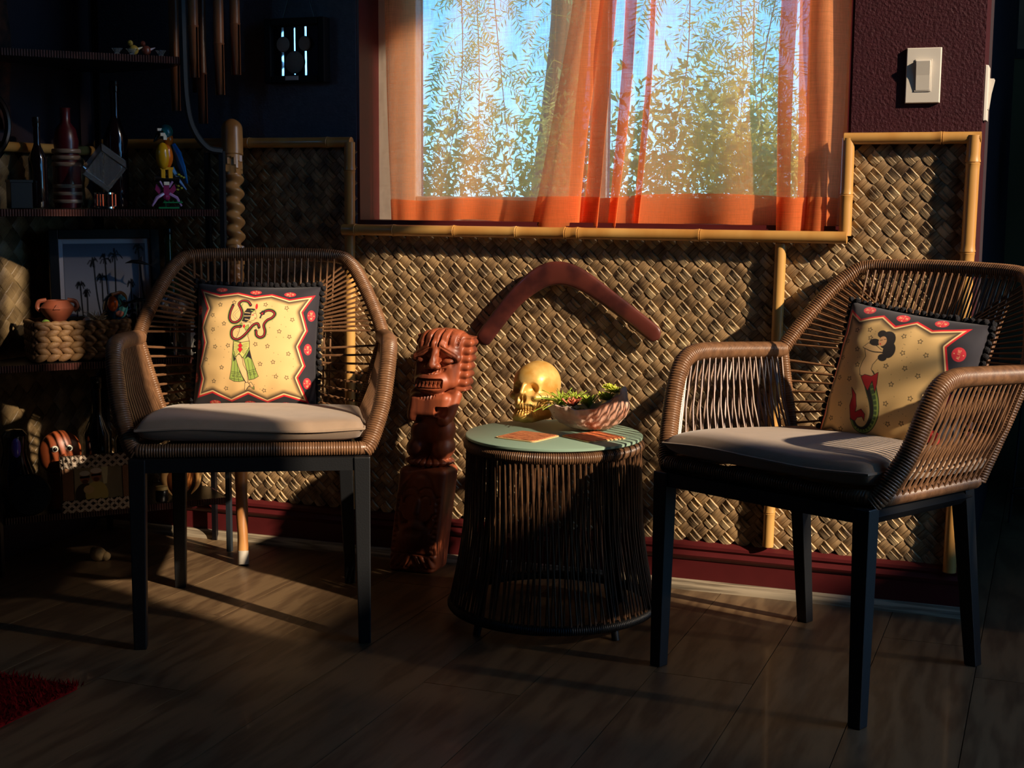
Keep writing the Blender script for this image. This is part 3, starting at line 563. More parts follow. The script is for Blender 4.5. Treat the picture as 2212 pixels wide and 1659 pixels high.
def mermaid_art(N):
    A0 = np.array([[1385, -260], [110, 1265]], float); Ai = np.linalg.inv(A0)
    T = lambda L: np.array([Ai@(np.array(q)-np.array((405, 175)))*N for q in L], float); k = N/1420
    P = T([(420, 250), (570, 350), (800, 290), (945, 390), (1140, 320), (1300, 395), (1640, 340), (1450, 540), (1490, 760), (1300, 980), (1330, 1130), (1220, 1240), (1330, 1420), (1060, 1440), (880, 1520), (680, 1420), (500, 1470), (330, 1375), (160, 1400), (225, 1220), (235, 1000), (310, 840), (350, 640), (400, 480)])
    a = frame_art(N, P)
    o = [(*T([s])[0], 66*k, 46*k, PI) for s in ((632, 250), (993, 300), (1362, 315))]+[(*T([s])[0], 62*k, 70*k, -PI/2) for s in ((1560, 585), (1480, 980), (1370, 1310))]
    ovals(a, o, k)
    for s in [(548, 455), (695, 448), (1045, 482), (1205, 515), (715, 522), (452, 560), (588, 632), (1055, 632), (1275, 630), (410, 708), (608, 768), (905, 760), (1090, 763), (1217, 815), (405, 890), (532, 898), (970, 912), (305, 1012), (1160, 1012), (925, 1080), (445, 1122), (335, 1250), (948, 1250), (1080, 1230), (450, 1340), (825, 1392)]:
        a.star(T([s])[0], 25*k, INK, 5.5*k, s[0])
    rg = np.random.default_rng(5)
    for _ in range(60):
        q = rg.uniform((450, 420), (1200, 1300)); a.disc(T([q])[0], 4*k, 4*k, INK, a=.6)
    # tail: tapered green S ending in a red fin
    tail = cat(T([(740, 860), (770, 960), (810, 1080), (812, 1190), (760, 1290), (690, 1330), (620, 1310), (580, 1240)]), 8); n = len(tail)
    for i in range(n-1):
        wd_ = (120-90*i/n)*k; a.line(tail[i:i+2], wd_+8*k, INK)
    for i in range(n-1):
        wd_ = (120-90*i/n)*k; a.line(tail[i:i+2], wd_, lin(70, 92, 50))
    tn = np.gradient(tail, axis=0); nn = np.c_[-tn[:, 1], tn[:, 0]]; nn /= np.linalg.norm(nn, axis=1)[:, None]
    for i in range(n-2):
        wd_ = (120-90*i/n)*k; a.line(tail[i:i+2]+nn[i:i+2]*wd_*.28, wd_*.36, INK); a.line(tail[i:i+2]-nn[i:i+2]*wd_*.36, wd_*.16, GREEN)
    for i in range(3, n-6, 3):
        for q in (-.05, -.22): a.star(tail[i]+nn[i]*(120-90*i/n)*k*q, 8*k, GREEN, 3*k)
    a.poly(T([(565, 1240), (560, 1130), (585, 1050), (568, 970), (620, 1030), (632, 1130), (618, 1180), (680, 1150), (720, 1190), (710, 1250), (690, 1215), (640, 1225), (610, 1260)]), lin(180, 28, 34), line=6*k, lc=INK)
    # torso and arms
    a.poly(T([(665, 600), (700, 570), (790, 590), (870, 640), (820, 700), (770, 760), (760, 800), (800, 850), (740, 870), (650, 860), (640, 800), (660, 740), (690, 690)]), SKIN, line=6*k, lc=INK)
    a.poly(T([(660, 870), (700, 850), (770, 860), (835, 820), (830, 920), (815, 1000), (780, 900), (740, 990), (700, 940)]), lin(186, 30, 36), line=6*k, lc=INK)
    a.line(T([(660, 610), (760, 640), (880, 640)]), 22*k, INK, smooth=True); a.line(T([(662, 608), (760, 634), (878, 632)]), 15*k, SKIN, smooth=True)
    # hair and face
    for s, rx, ry in (((890, 530), 80, 92), ((920, 620), 62, 80), ((860, 690), 46, 36), ((770, 560), 60, 36), ((830, 480), 46, 40)): a.disc(T([s])[0], rx*k, ry*k, INK)
    a.disc(T([(845, 545)])[0], 40*k, 50*k, lin(214, 160, 110)); a.disc(T([(825, 572)])[0], 9*k, 7*k, RED); a.line(T([(822, 540), (842, 535)]), 6*k, INK); a.line(T([(858, 528), (878, 524)]), 6*k, INK)
    return a.im
def pillow(name, art, size, loc, M3, label, fat=.062, N=380):
    im = art(N); b = MB(); t = np.linspace(-1, 1, N); U, V = np.meshgrid(t, t)
    e = ((1-np.abs(U)**2.6).clip(0)*(1-np.abs(V)**2.6).clip(0))**.5; pin = 1-.045*(1-U*U)*V**4; pin2 = 1-.045*(1-V*V)*U**4
    wr = .0022*np.sin(V*16+U*3+np.sin(U*5))*np.abs(U)**2*e+.0016*np.sin(U*19+V*4)*np.abs(V)**2*e
    F = np.stack([U*size/2*pin2, -fat*e+wr, -V*size/2*pin], -1); b.grid(F)
    o = empty(name, loc, 0, label=label, category='pillow'); o.rotation_mode = 'QUATERNION'; o.rotation_quaternion = M3.to_quaternion()
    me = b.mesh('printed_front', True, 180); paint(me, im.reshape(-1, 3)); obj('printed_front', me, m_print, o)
    s2 = F[::6, ::6].copy(); s2[..., 1] = -s2[..., 1]*.8
    ed = np.linspace(0, N-1, len(s2)).astype(int); s2 = F[np.ix_(ed, ed)].copy(); s2[..., 1] = fat*.75*e[np.ix_(ed, ed)]
    b = MB(); b.grid(s2); obj('back_panel', b, mat('black_cotton', lin(36, 32, 40), .85), o, angle=180)
    rg = np.random.default_rng(4); edge = np.concatenate([F[0], F[1:, -1], F[-1, ::-1][1:], F[::-1, 0][1:]]); Q = resample(edge, .0135)
    b = MB(); b.tube(edge[::4]*np.array((1.006, 1, 1.006)), .003, 5); fr = obj('fringe_tape', b, m_pom, o)
    b = MB(); b.ball((0, 0, 0), .0062, 8, 6); V = b.v[0]; b.v[0] = V*(1+rg.normal(0, .06, len(V)))[:, None]; pm_ = b.mesh('pompom'); pm_.materials.append(m_pom)
    for q in Q:
        d = q*np.array((1, 0, 1)); d /= np.linalg.norm(d); c = obj('pompom', pm_, m_pom, fr, loc=q+d*.006+rg.normal(0, .001, 3), rot=tuple(rg.uniform(0, 6, 3))); c.scale = (rg.uniform(.85, 1.15),)*3
    return o
def basis(right, up):
    r_ = Vector(right).normalized(); u = Vector(up); u = (u-r_*u.dot(r_)).normalized(); y = u.cross(r_); return Matrix((r_, y, u)).transposed()
a1 = math.radians(27.6-8)
p = chair_pt(C1, (.0, .395, .608))
pillow('throw_pillow', dancer_art, .277, (-1.656, -.443, .570), basis((math.cos(a1), math.sin(a1), -.02), (-.06, .17, 1)), 'square pillow printed with a dancer and a snake, on the left chair')
a2 = math.radians(-25.1+8)
pillow('throw_pillow', mermaid_art, .288, (-.270, -.326, .546), basis((math.cos(a2), math.sin(a2), -.11), (.20, .24, 1)), 'square pillow printed with a mermaid, on the right chair')
# ================================================================== DRUM TABLE AND WHAT STANDS ON IT
m_cord_dark = mat('dark_resin_cord', lin(74, 50, 36), .38, col2=lin(104, 74, 50), vscale=50, spec=.6)
TX, TY = -.983, -.356
tb = empty('drum_table', (TX, TY, 0), label='woven drum side table with a frosted green glass top', category='table')
prof = lambda t: .180+.004*t+.012*t**2+.024*np.maximum(0, t-.45)**1.4*2.0
b = MB(); th = np.linspace(0, 2*PI, 97); wrapped(b, np.c_[.181*np.cos(th), .181*np.sin(th), np.full(97, .383)], .013, .0046); obj('top_rim', b, m_cord_dark, tb)
b = MB(); rb = float(prof(1.0)); wrapped(b, np.c_[rb*np.cos(th), rb*np.sin(th), np.full(97, .036)], .011, .0046); obj('base_ring', b, m_black, tb)
b = MB(); rg = np.random.default_rng(2)
for lay in (0, 1):
    n = 96
    for i in range(n):
        a0 = 2*PI*(i+.5*lay)/n; tw = (.075 if lay else -.075)+rg.normal(0, .012); tt = np.linspace(0, 1, 9); aa = a0+tw*tt; rr = prof(tt)+(.006 if lay else -.004)
        b.tube(np.c_[rr*np.cos(aa), rr*np.sin(aa), .392-.356*tt], .0021, 5, cap=False)
obj('side_cords', b, m_cord_dark, tb, kind='stuff')
for i in range(4):
    a0 = PI/4+i*PI/2+.25; tt = np.linspace(0, 1, 9); rr = prof(tt)-.012; b = MB(); b.tube(np.c_[rr*np.cos(a0), rr*np.sin(a0), .385-.385*tt], .0085, 10); obj('leg', b, m_black, tb)
m_frost = mat('frosted_green_glass', lin(150, 178, 158), .42, trans=.25, ior=1.5, spec=.5)
obj('glass_top', MB().lathe([(0, .3965), (.186, .3965), (.1895, .399), (.1895, .403), (.187, .4048), (0, .4048)], n=96), m_frost, tb)
TZ = .4052
# ---- coasters: rough-sawn squares
m_coast = wood('painted_coaster', lin(240, 140, 84), lin(176, 60, 36), 26, (1, 9, 1), .5, .4)
m_coast2 = wood('dark_coaster', lin(204, 128, 84), lin(110, 40, 30), 26, (1, 9, 1), .5, .4)
m_cork = mat('cork_edge', lin(206, 168, 116), .8)
def coaster(x, y, rz, m, label):
    o = empty('coaster', (x, y, TZ), rz, label=label, category='coaster', group='square wooden coasters')
    def rr(h, r): return [(sx*(h-r)+r*math.cos(t), sy*(h-r)+r*math.sin(t)) for sx, sy, t0 in ((1, 1, 0), (-1, 1, PI/2), (-1, -1, PI), (1, -1, 1.5*PI)) for t in np.linspace(t0, t0+PI/2, 5)]
    obj('backing', MB().prism(rr(.0500, .009), 0, .0022), m_cork, o, smooth=False); obj('face', MB().prism(rr(.0455, .006), .0022, .0034), m, o, smooth=False)
coaster(-1.018, -.424, math.radians(-14), m_coast2, 'darker streaked coaster nearer the carved statue on the glass')
coaster(-.888, -.374, math.radians(-35), m_coast, 'bright orange streaked coaster on the right of the glass')
# ---- gilded skull
def skull_sdf(p):
    q = p.copy(); q[..., 0] = np.abs(q[..., 0])
    d = ell(q, (0, .016, .020), (.0480, .056, .051)); d = smin(d, ell(q, (0, -.016, .022), (.042, .037, .036)), .014)
    d = smin(d, ell(q, (0, -.024, -.006), (.037, .035, .030)), .014); d = smin(d, ell(q, (0, -.038, -.026), (.0250, .024, .018)), .008)
    d = smin(d, cap(q, (.028, -.048, -.011), (.044, -.022, -.009), .0075), .007); d = smin(d, cap(q, (.044, -.022, -.009), (.048, .012, -.008), .0042), .006)
    d = smin(d, ell(q, (0, -.040, -.0530), (.0240, .0225, .0155)), .007); d = smin(d, cap(q, (.020, -.042, -.058), (.037, -.004, -.048), .0085), .007); d = smin(d, cap(q, (.037, -.004, -.048), (.040, .004, -.014), .007), .006)
    d = smax(d, -ell(q, (.0200, -.066, .0080), (.0158, .030, .0150)), .004); d = smax(d, -ell(q, (.0042, -.076, -.0160), (.0070, .026, .0125)), .003)
    d = smin(d, cap(q, (0, -.056, .014), (0, -.0640, -.002), .0042), .005)
    d = smax(d, -ell(q, (.038, -.044, -.0300), (.011, .022, .0120)), .005); d = smax(d, -ell(q, (.067, -.024, .018), (.022, .028, .024)), .012)
    z = q[..., 2]; y = q[..., 1]; band = np.clip(1-np.abs(z+.0385)/.0135, 0, 1)**.6*np.clip((-.026-y)/.012, 0, 1)
    ang = np.arctan2(q[..., 0], -(y+.016)); d = d+band*.0034*(np.abs(np.cos(ang*21))**5)-band*.0012; d = d+.0022*np.exp(-((z+.0385)/.0012)**2)*np.clip((-.026-y)/.012, 0, 1)
    return d
m_gold = mat('gilt_plaster', lin(230, 190, 112), .40, metal=.3, col2=lin(206, 152, 70), vscale=35, bump=.12, bscale=120)
sk = carve_ball(skull_sdf, (0, -.010, -.006), .11, 360, 230)
obj('gilded_skull', sk, m_gold, loc=(-1.070, -.238, TZ+.0690), rot=(-.13, 0, math.radians(-8)), angle=60, label='gold painted human skull on the glass table', category='skull')
# ---- abalone shell planter
m_shell = mat('abalone_shell', lin(228, 208, 190), .6, col2=lin(176, 108, 80), vscale=16, stretch=(1, 1.4, .5), bump=.8, bscale=90, bdist=.004, detail=6)
m_nacre = mat('nacre', lin(150, 146, 140), .3, col2=lin(96, 104, 108), vscale=25)
nu, nv = 26, 90; us = np.linspace(0.02, 1, nu); vs = np.linspace(0, 2*PI, nv, endpoint=False); G = np.zeros((nu, nv, 3)); H = np.zeros((nu, nv, 3)); rg = np.random.default_rng(9)
for i, u in enumerate(us):
    for j, v in enumerate(vs):
        c_ = max(0, math.cos(v)); w_ = 1+.02*math.sin(v*9)+.012*math.sin(v*23); g = u**.62
        x = .100*math.cos(v)*g*w_; y = .064*math.sin(v)*g*w_*(1-.12*math.cos(v)); zr = .048+.044*c_+.006*math.sin(v*2)+.002*math.sin(v*15)
        z = zr*u**2.1; x -= .030*c_**2*max(0, u-.72)*3.5; rid = .0022*math.sin(u*34+v*2)*u*(1-u*.4)+.0016*math.sin(v*26+u*12)
        n_ = np.array((x, y*1.6, -.03)); n_ /= np.linalg.norm(n_)+1e-9; G[i, j] = np.array((x, y, z))+n_*rid; H[i, j] = np.array((x, y, z))-n_*.0035*np.array((1, 1, 1))+np.array((0, 0, .0006 if u > .9 else .003))
shell = empty('abalone_shell', (-.922, -.284, TZ+.0022), math.radians(6), label='rough abalone shell bowl planted with succulents beside the skull', category='shell')
b = MB(); b.grid(G, closed=True); b.add(np.vstack([G[-1], H[-1]]), [(j, (j+1) % nv, nv+(j+1) % nv, nv+j) for j in range(nv)]); obj('shell_outside', b, m_shell, shell, angle=70)
b = MB(); b.grid(H, closed=True); obj('shell_inside', b, m_nacre, shell, angle=70)
b = MB(); so = H[:19].copy(); so[..., 2] = np.maximum(so[..., 2], (.036+.004*np.sin(so[..., 0]*300)*np.cos(so[..., 1]*260))); b.grid(so, closed=True); obj('moss_bed', b, mat('moss', lin(62, 66, 34), .95, bump=1, bscale=300, var=.4, vscale=80), shell)
def rosette(name, loc, n, L, wd_, lift, curl, m, label, seed, layers=2, round_=0):
    rg = np.random.default_rng(seed); b = MB()
    for i in range(n):
        a = i*2.39996; f = i/n; el_ = lift[0]+(lift[1]-lift[0])*(1-f)+rg.normal(0, .08); l_ = L*(.55+.45*f)*rg.uniform(.85, 1.1); k = 6; P = []; d = np.array((math.cos(a), math.sin(a), 0)); s = np.array((-math.sin(a), math.cos(a), 0))
        for q in np.linspace(0, 1, k):
            e = el_-curl*q; c = d*l_*q*math.cos(e)+np.array((0, 0, l_*q*math.sin(e))); w_ = wd_*(1-q**(1.6 if not round_ else 5))*(.55+q*.9 if not round_ else .7+.5*q); up = np.array((0, 0, 1))*math.cos(e)-d*math.sin(e)
            P += [c-s*w_, c+up*-.25*wd_, c+s*w_, c+up*.35*wd_]
        b.add(P, [(4*r_+j, 4*r_+(j+1) % 4, 4*r_+4+(j+1) % 4, 4*r_+4+j) for r_ in range(k-1) for j in range(4)])
    return obj(name, b, m, loc=loc, angle=70, label=label, category='succulent', group='succulents in the shell')
def shp(x, y, z): a = math.radians(6); return (-.922+x*math.cos(a)-y*math.sin(a), -.284+x*math.sin(a)+y*math.cos(a), TZ+z+.019)
m_lime = mat('lime_leaf', lin(178, 190, 66), .5, col2=lin(120, 150, 50), vscale=60, sub=.1); m_yel = mat('yellow_leaf', lin(206, 204, 78), .5, col2=lin(160, 176, 52), vscale=60); m_rust = mat('rust_leaf', lin(206, 122, 84), .5, col2=lin(170, 84, 66), vscale=50); m_dkg = mat('deep_green_leaf', lin(84, 106, 48), .5, col2=lin(130, 146, 60), vscale=60)
rosette('air_plant', shp(-.066, -.004, .034), 34, .066, .0034, (.15, 1.35), .35, m_lime, 'spiky lime air plant spilling toward the skull', 1)
rosette('air_plant', shp(-.040, .020, .036), 26, .052, .0030, (.3, 1.4), .2, m_lime, 'fine spiky air plant at the back rim of the shell', 8)
rosette('echeveria', shp(-.036, -.026, .036), 16, .030, .0085, (.1, 1.1), -.3, m_rust, 'rust pink rosette at the front lip of the shell', 2)
rosette('finger_succulent', shp(-.004, -.016, .032), 18, .042, .0042, (.7, 1.5), .1, m_lime, 'upright finger succulent in the middle of the shell', 3, round_=1)
rosette('sedum', shp(.030, .004, .048), 30, .027, .0056, (.1, 1.4), -.1, m_yel, 'yellow green sedum cluster low in the shell', 4, round_=1)
rosette('sedum', shp(.048, .010, .064), 26, .021, .0056, (.0, 1.4), -.1, m_yel, 'topmost yellow sedum under the curled shell rim', 5, round_=1)
rosette('sedum', shp(.034, .018, .070), 22, .019, .0050, (.0, 1.4), -.1, m_yel, 'small yellow sedum at the back of the shell', 6, round_=1)
rosette('moss_succulent', shp(-.078, -.014, .022), 26, .024, .0034, (.1, 1.3), .2, m_dkg, 'dark green tuft at the pointed end of the shell', 7, round_=1)
# ================================================================== BOOMERANG on the weave
m_boom = wood('dark_mulga', lin(92, 42, 34), lin(62, 26, 24), 5, (1, 1, 1), .42, .12, coat=.15)
B = cat([(-1.288, .553), (-1.255, .597), (-1.195, .669), (-1.135, .716), (-1.085, .728), (-1.03, .712), (-.955, .665), (-.885, .616), (-.843, .584)], 10); B = resample(B, .006); k = len(B); t = np.linspace(0, 1, k)
wd_ = .0205+.0075*np.exp(-((t-.47)/.16)**2); cap_ = np.minimum(1, np.sqrt(np.clip(1-(1-np.minimum(t, 1-t)/.035).clip(0)**2, .02, 1))); wd_ = wd_*cap_
tn = np.gradient(B, axis=0); tn /= np.linalg.norm(tn, axis=1)[:, None]; nn = np.c_[-tn[:, 1], tn[:, 0]]; an = np.arange(16)*2*PI/16
V = np.zeros((k, 16, 3)); cy_ = -.030+.0*t
for j, a in enumerate(an):
    off = np.sign(math.cos(a))*abs(math.cos(a))**.75; dp = np.sign(math.sin(a))*abs(math.sin(a))**.8
    V[:, j, 0] = B[:, 0]+nn[:, 0]*wd_*off; V[:, j, 2] = B[:, 1]+nn[:, 1]*wd_*off; V[:, j, 1] = cy_-.0065*dp*cap_
b = MB(); b.grid(V, closed=True); b.add(V[0], [tuple(range(16))]); b.add(V[-1], [tuple(range(16))])
obj('boomerang', b, m_boom, angle=60, label='dark red wooden boomerang hung on the woven wall', category='boomerang')
# ================================================================== LIGHT SWITCHES
def switch(loc, rz, label):
    o = empty('light_switch', loc, rz, label=label, category='switch')
    def taper(w, h, w2, h2, y0, y1):
        V = [(sx*a/2, y, sz*c/2) for a, c, y in ((w, h, y0), (w2, h2, y1)) for sx, sz in ((-1, -1), (1, -1), (1, 1), (-1, 1))]
        return MB().add(V, [(0, 1, 5, 4), (1, 2, 6, 5), (2, 3, 7, 6), (3, 0, 4, 7), (0, 3, 2, 1), (4, 5, 6, 7)])
    mw_ = mat('white_plastic', lin(214, 206, 194), .35)
    obj('plate', taper(.0725, .1165, .070, .114, 0, -.0068), mw_, o, smooth=False, bevel=.0012)
    rf = obj('rocker_frame', taper(.034, .067, .0335, .0665, -.0069, -.0085), mw_, o, smooth=False)
    r_ = MB(); r_.add([(-.014, -.0086, -.031), (.014, -.0086, -.031), (.014, -.0086, .031), (-.014, -.0086, .031), (-.014, -.0092, -.031), (.014, -.0092, -.031), (.014, -.0125, 0), (-.014, -.0125, 0), (.014, -.0185, .029), (-.014, -.0185, .029), (.014, -.0175, .031), (-.014, -.0175, .031)],
        [(0, 1, 5, 4), (4, 5, 6, 7), (7, 6, 8, 9), (9, 8, 10, 11), (11, 10, 2, 3), (1, 2, 10, 8, 6, 5), (0, 4, 7, 9, 11, 3), (0, 3, 2, 1)])
    obj('rocker', r_, mw_, rf, smooth=False)
switch((-.2845, -.001, 1.1665), 0, 'white rocker light switch on the maroon wall')
switch((XE+.001, .06, 1.13), PI/2, 'white switch plate seen edge-on round the wall corner')
# ================================================================== CARVED STATUE
LEAN = lambda z: .128*z
def tiki_sdf(p0):
    p = p0.copy(); p[..., 0] = p[..., 0]-LEAN(p[..., 2]); q = p.copy(); q[..., 0] = np.abs(q[..., 0]); x, y, z = q[..., 0], q[..., 1], q[..., 2]
    # pedestal block with a carved mask on its front
    d = rbox(p, (0, 0, .130), (.062, .046, .131), .016)
    fr = np.clip((-y-.030)/.006, 0, 1)
    def groove(cx_, cz, rx, rz, w, dep, z0=-1, z1=1):
        e = np.abs(np.hypot((x-cx_)/rx, (z-cz)/rz)-1)*min(rx, rz); return dep*np.exp(-(e/w)**2)*((z > z0) & (z < z1))
    g = groove(0, .155, .052, .092, .0035, .004, .10)+groove(.020, .190, .024, .022, .0028, .004, .186)+groove(.020, .176, .016, .015, .0025, .0035, .17)
    g = g+groove(0, .168, .046, .054, .003, .006, -1, .150)+groove(0, .170, .034, .066, .004, .006, -1, .130)+groove(0, .150, .040, .040, .003, .004, -1, .135)
    g = g+.004*np.exp(-((z-.046)/.003)**2)+.003*np.exp(-((z-.012)/.003)**2)+.0035*(np.abs(np.sin(x*190+z*120))**4)*((z < .042) & (z > .014))
    g = g+.003*(np.abs(np.sin(z*240))**3)*((x > .046) & (x < .056) & (z > .05) & (z < .2))
    d = d+g*fr
    d = smin(d, ell(p, (0, -.046, .094), (.040, .013, .034)), .008); d = smin(d, cap(p, (0, -.046, .178), (0, -.052, .152), .007), .006)
    d = smax(d, -ell(p, (0, -.062, .104), (.029, .012, .012)), .004)
    # notched collar
    th_ = np.arctan2(p[..., 1], p[..., 0]); d = smin(d, ell(p, (0, 0, .272), (.062, .048, .014))+.0035*np.abs(np.cos(th_*9))**8, .004)
    # bent legs and belly of the upper figure
    d = smin(d, ell(q, (.034, -.004, .305), (.027, .034, .028)), .006); d = smin(d, ell(q, (.030, -.002, .345), (.026, .032, .034)), .008)
    d = smin(d, ell(p, (0, .006, .36), (.034, .030, .05)), .01)
    # lower jaw slab with a second mouth, arms meeting below
    d = smin(d, rbox(p, (-.006, -.010, .412), (.052, .036, .030), .016), .008); d = smin(d, cap(p, (.052, -.012, .435), (.046, -.030, .385), .015), .008); d = smin(d, cap(p, (-.054, -.010, .435), (-.046, -.028, .385), .015), .008)
    d = smin(d, ell(p, (.040, -.040, .378), (.015, .014, .015)), .004); d = smax(d, -rbox(p, (.030, -.046, .398), (.016, .016, .012), .004), .002)
    # snarling muzzle
    d = smin(d, ell(p, (-.004, -.030, .468), (.046, .034, .030)), .006); d = smin(d, rbox(p, (0, 0, .515), (.056, .040, .062), .018), .006)
    mth = rbox(p, (-.006, -.066, .466), (.036, .020, .0125), .006); d = smax(d, -mth, .002)
    lip = np.abs(np.hypot((p[..., 0]+.004)/.030, (z-.503)/.016)-1); d = d+.003*np.exp(-(lip/.10)**2)*(z < .503)*fr; d = d+.0016*(np.abs(np.sin(x*420)))*((np.hypot((p[..., 0]+.004)/.028, (z-.503)/.014) < 1) & (z < .502))*fr
    lo = np.hypot((p[..., 0]+.014)/.026, (z-.437)/.011); d = d+.0022*np.abs(np.sin(x*400))*((lo < 1) & (z < .437))*fr; d = smax(d, -ell(p, (-.014, -.062, .440), (.034, .018, .0045)), .002)
    # nose, slanted hooded eyes
    d = smin(d, cap(p, (0, -.046, .545), (0, -.058, .512), .010), .006); d = smin(d, ell(q, (.012, -.054, .508), (.009, .009, .007)), .004)
    d = smin(d, cap(q, (.008, -.042, .560), (.052, -.034, .528), .011), .006); d = smax(d, -cap(q, (.016, -.060, .532), (.046, -.046, .512), .0105), .003)
    d = smin(d, ell(q, (.034, -.040, .520), (.015, .010, .008)), .003)
    d = d+fr*.0028*np.exp(-((np.hypot((x-.034)/.016, (z-.521)/.0075)-1)/.22)**2)+fr*.0025*np.exp(-(((z-.552)-(x-.02)*-.55)/.0016)**2)*((x > .012) & (x < .054))+fr*.002*np.exp(-(((z-.545)-(x-.02)*-.55)/.0014)**2)*((x > .014) & (x < .052))
    # head crest of blunt blocks and the saw-toothed mane down its left side
    d = smin(d, ell(p, (0, .0, .572), (.062, .044, .024)), .006)
    d = d+.007*(np.abs(np.sin((p[..., 0]+.004)*150))**14)*np.clip((z-.553)/.006, 0, 1)*np.clip((.02-y)/.02, 0, 1)
    mane = rbox(p, (.062, .006, .512), (.016, .024, .066), .006)+.006*(1-np.abs(np.sin(z*165)))*np.clip((p[..., 0]-.045)/.02, 0, 1); d = smin(d, mane, .004)
    d = smin(d, rbox(p, (-.058, .008, .520), (.010, .022, .060), .006)+.004*(1-np.abs(np.sin(z*165))), .004)
    return d
m_tiki = wood('carved_monkeypod', lin(150, 76, 46), lin(94, 44, 28), 7, (1, 1, .25), .48, .5, coat=.1)
tk = carve_col(tiki_sdf, 0, .594, .13, 220, 330, LEAN)
tkr = empty('carved_statue', (-1.424, -.098, 0), label='carved red wood figure with bared teeth beside the drum table', category='statue')
obj('figure', tk, m_tiki, tkr, angle=50)
for row, (zc, sg) in enumerate(((.4735, -1), (.4575, 1))):
    for i in range(7):
        xx = -.034+i*.0095-.006+LEAN(zc)+.004; ty = -.052+.006*((i-3)/3)**2; obj('tooth', MB().add([(xx-.0042, ty-.004, zc), (xx+.0042, ty-.004, zc), (xx+.0042, ty+.012, zc), (xx-.0042, ty+.012, zc), (xx-.0015, ty-.003, zc+sg*.0085), (xx+.0015, ty-.003, zc+sg*.0085), (xx+.0015, ty+.012, zc+sg*.0085), (xx-.0015, ty+.012, zc+sg*.0085)], [(0, 1, 5, 4), (1, 2, 6, 5), (2, 3, 7, 6), (3, 0, 4, 7), (0, 3, 2, 1), (4, 5, 6, 7)]), m_tiki, tkr, smooth=False)
# ================================================================== CARVED STAFF leaning in the corner
m_staff = wood('pale_carved_wood', lin(196, 142, 84), lin(150, 98, 52), 5, (1, 1, .12), .35, .15, coat=.35)
p0, p1 = np.array((-1.836, -.228, .022)), np.array((-1.958, -.048, 1.094)); L = np.linalg.norm(p1-p0); ax = (p1-p0)/L; e1 = np.cross(ax, (0, 1, 0)); e1 /= np.linalg.norm(e1); e2 = np.cross(ax, e1)
nz, na = 420, 28; tt = np.linspace(0, 1, nz); aa = np.arange(na)*2*PI/na; V = np.zeros((nz, na, 3))
for i, t in enumerate(tt):
    z = t*L
    for j, a in enumerate(aa):
        r_ = .0125+.0095*min(1, t/.55)
        if t > .915: r_ = .0268*(1 if t < .975 else math.sqrt(max(.06, 1-((t-.975)/.0255)**2)))
        elif t > .868: r_ = .0245-(.0045 if abs(((a*5/(2*PI)*2+1) % 2)-1) > (t-.868)/.047 else 0)
        elif t > .705: r_ = .0212+.0062*math.sin((t-.705)*190+a)
        elif t > .660: r_ = .0235-(.0045 if abs(((a*5/(2*PI)*2+1) % 2)-1) > (t-.660)/.045 else 0)
        elif t > .60: r_ = .0205+.0012*math.sin(a*3+t*300)
        elif t > .50: r_ = .0185+.0045*math.sin((t-.5)*60)*math.cos(a-2)
        else: r_ = r_+.0006*math.sin(t*70+a*2)
        V[i, j] = p0+ax*z+(e1*math.cos(a)+e2*math.sin(a))*r_
st = empty('carved_staff', tuple(p0*np.array((1, 1, 0))), label='pale carved wooden staff with twisted shaft leaning behind the left chair', category='staff')
V = V-np.array(st.location[:]); b = MB(); b.grid(V, closed=True); b.add(V[-1], [tuple(range(na))]); obj('shaft', b, m_staff, st, angle=35)
b = MB(); q0 = p0-np.array(st.location[:]); b.tube([q0-ax*.021, q0-ax*.02, q0+ax*.012, q0+ax*.013], [.0125, .0142, .0138, .0125], 16); obj('rubber_tip', b, mat('grey_rubber', lin(176, 168, 156), .7), st, label='pale rubber tip')
# ================================================================== CORNER SHELF AND ITS CURIOS
EA = math.radians(49.1); EP = (-1.947, -.127)
def ept(x, y, z): return (EP[0]+x*math.cos(EA)-y*math.sin(EA), EP[1]+x*math.sin(EA)+y*math.cos(EA), z)
m_rod = mat('dark_red_rattan', lin(70, 38, 34), .4, col2=lin(46, 24, 22), vscale=80, spec=.6)
m_teal = mat('teal_black_metal', lin(34, 40, 46), .5)
m_ink = mat('black_lacquer', lin(14, 13, 16), .3, spec=.5)
et = empty('corner_shelf', ept(0, 0, 0), EA, label='black corner shelf with rattan edged tiers behind the left chair', category='shelf')
poly = [(0, 0), (-.545, 0), (-.545, .105), (-.250, .355), (-.185, .355), (0, .150)]
rodv = MB(); rodv.tube([(0, 0, -.008), (0, 0, .008)], .0029, 6); rod_me = rodv.mesh('rattan_rod'); rod_me.materials.append(m_rod)
for zt in (.142, .505, .870, 1.236):
    xr = -.085 if zt > 1.2 else 0; pq = [(min(px, xr), py) for px, py in poly]
    tier = obj('tier', MB().prism(pq, zt-.018, zt-.001), m_ink, et, smooth=False)
    n = int((xr+.545)/.0062)
    if zt == .870:
        for i in range(n): obj('rattan_rod', rod_me, m_rod, tier, loc=(xr-.003-i*.0062, -.003, zt-.009))
    else:
        b = MB()
        for i in range(n): b.tube([(xr-.003-i*.0062, -.003, zt-.017), (xr-.003-i*.0062, -.003, zt-.001)], .0029, 6)
        obj('rattan_edge', b, m_rod, tier, kind='stuff')
    b = MB()
    for i in range(20): b.tube([(0, .004+i*.007, zt-.017), (0, .004+i*.007, zt-.001)], .0029, 6)
    if zt < 1.2: obj('rattan_side', b, m_rod, tier, kind='stuff')
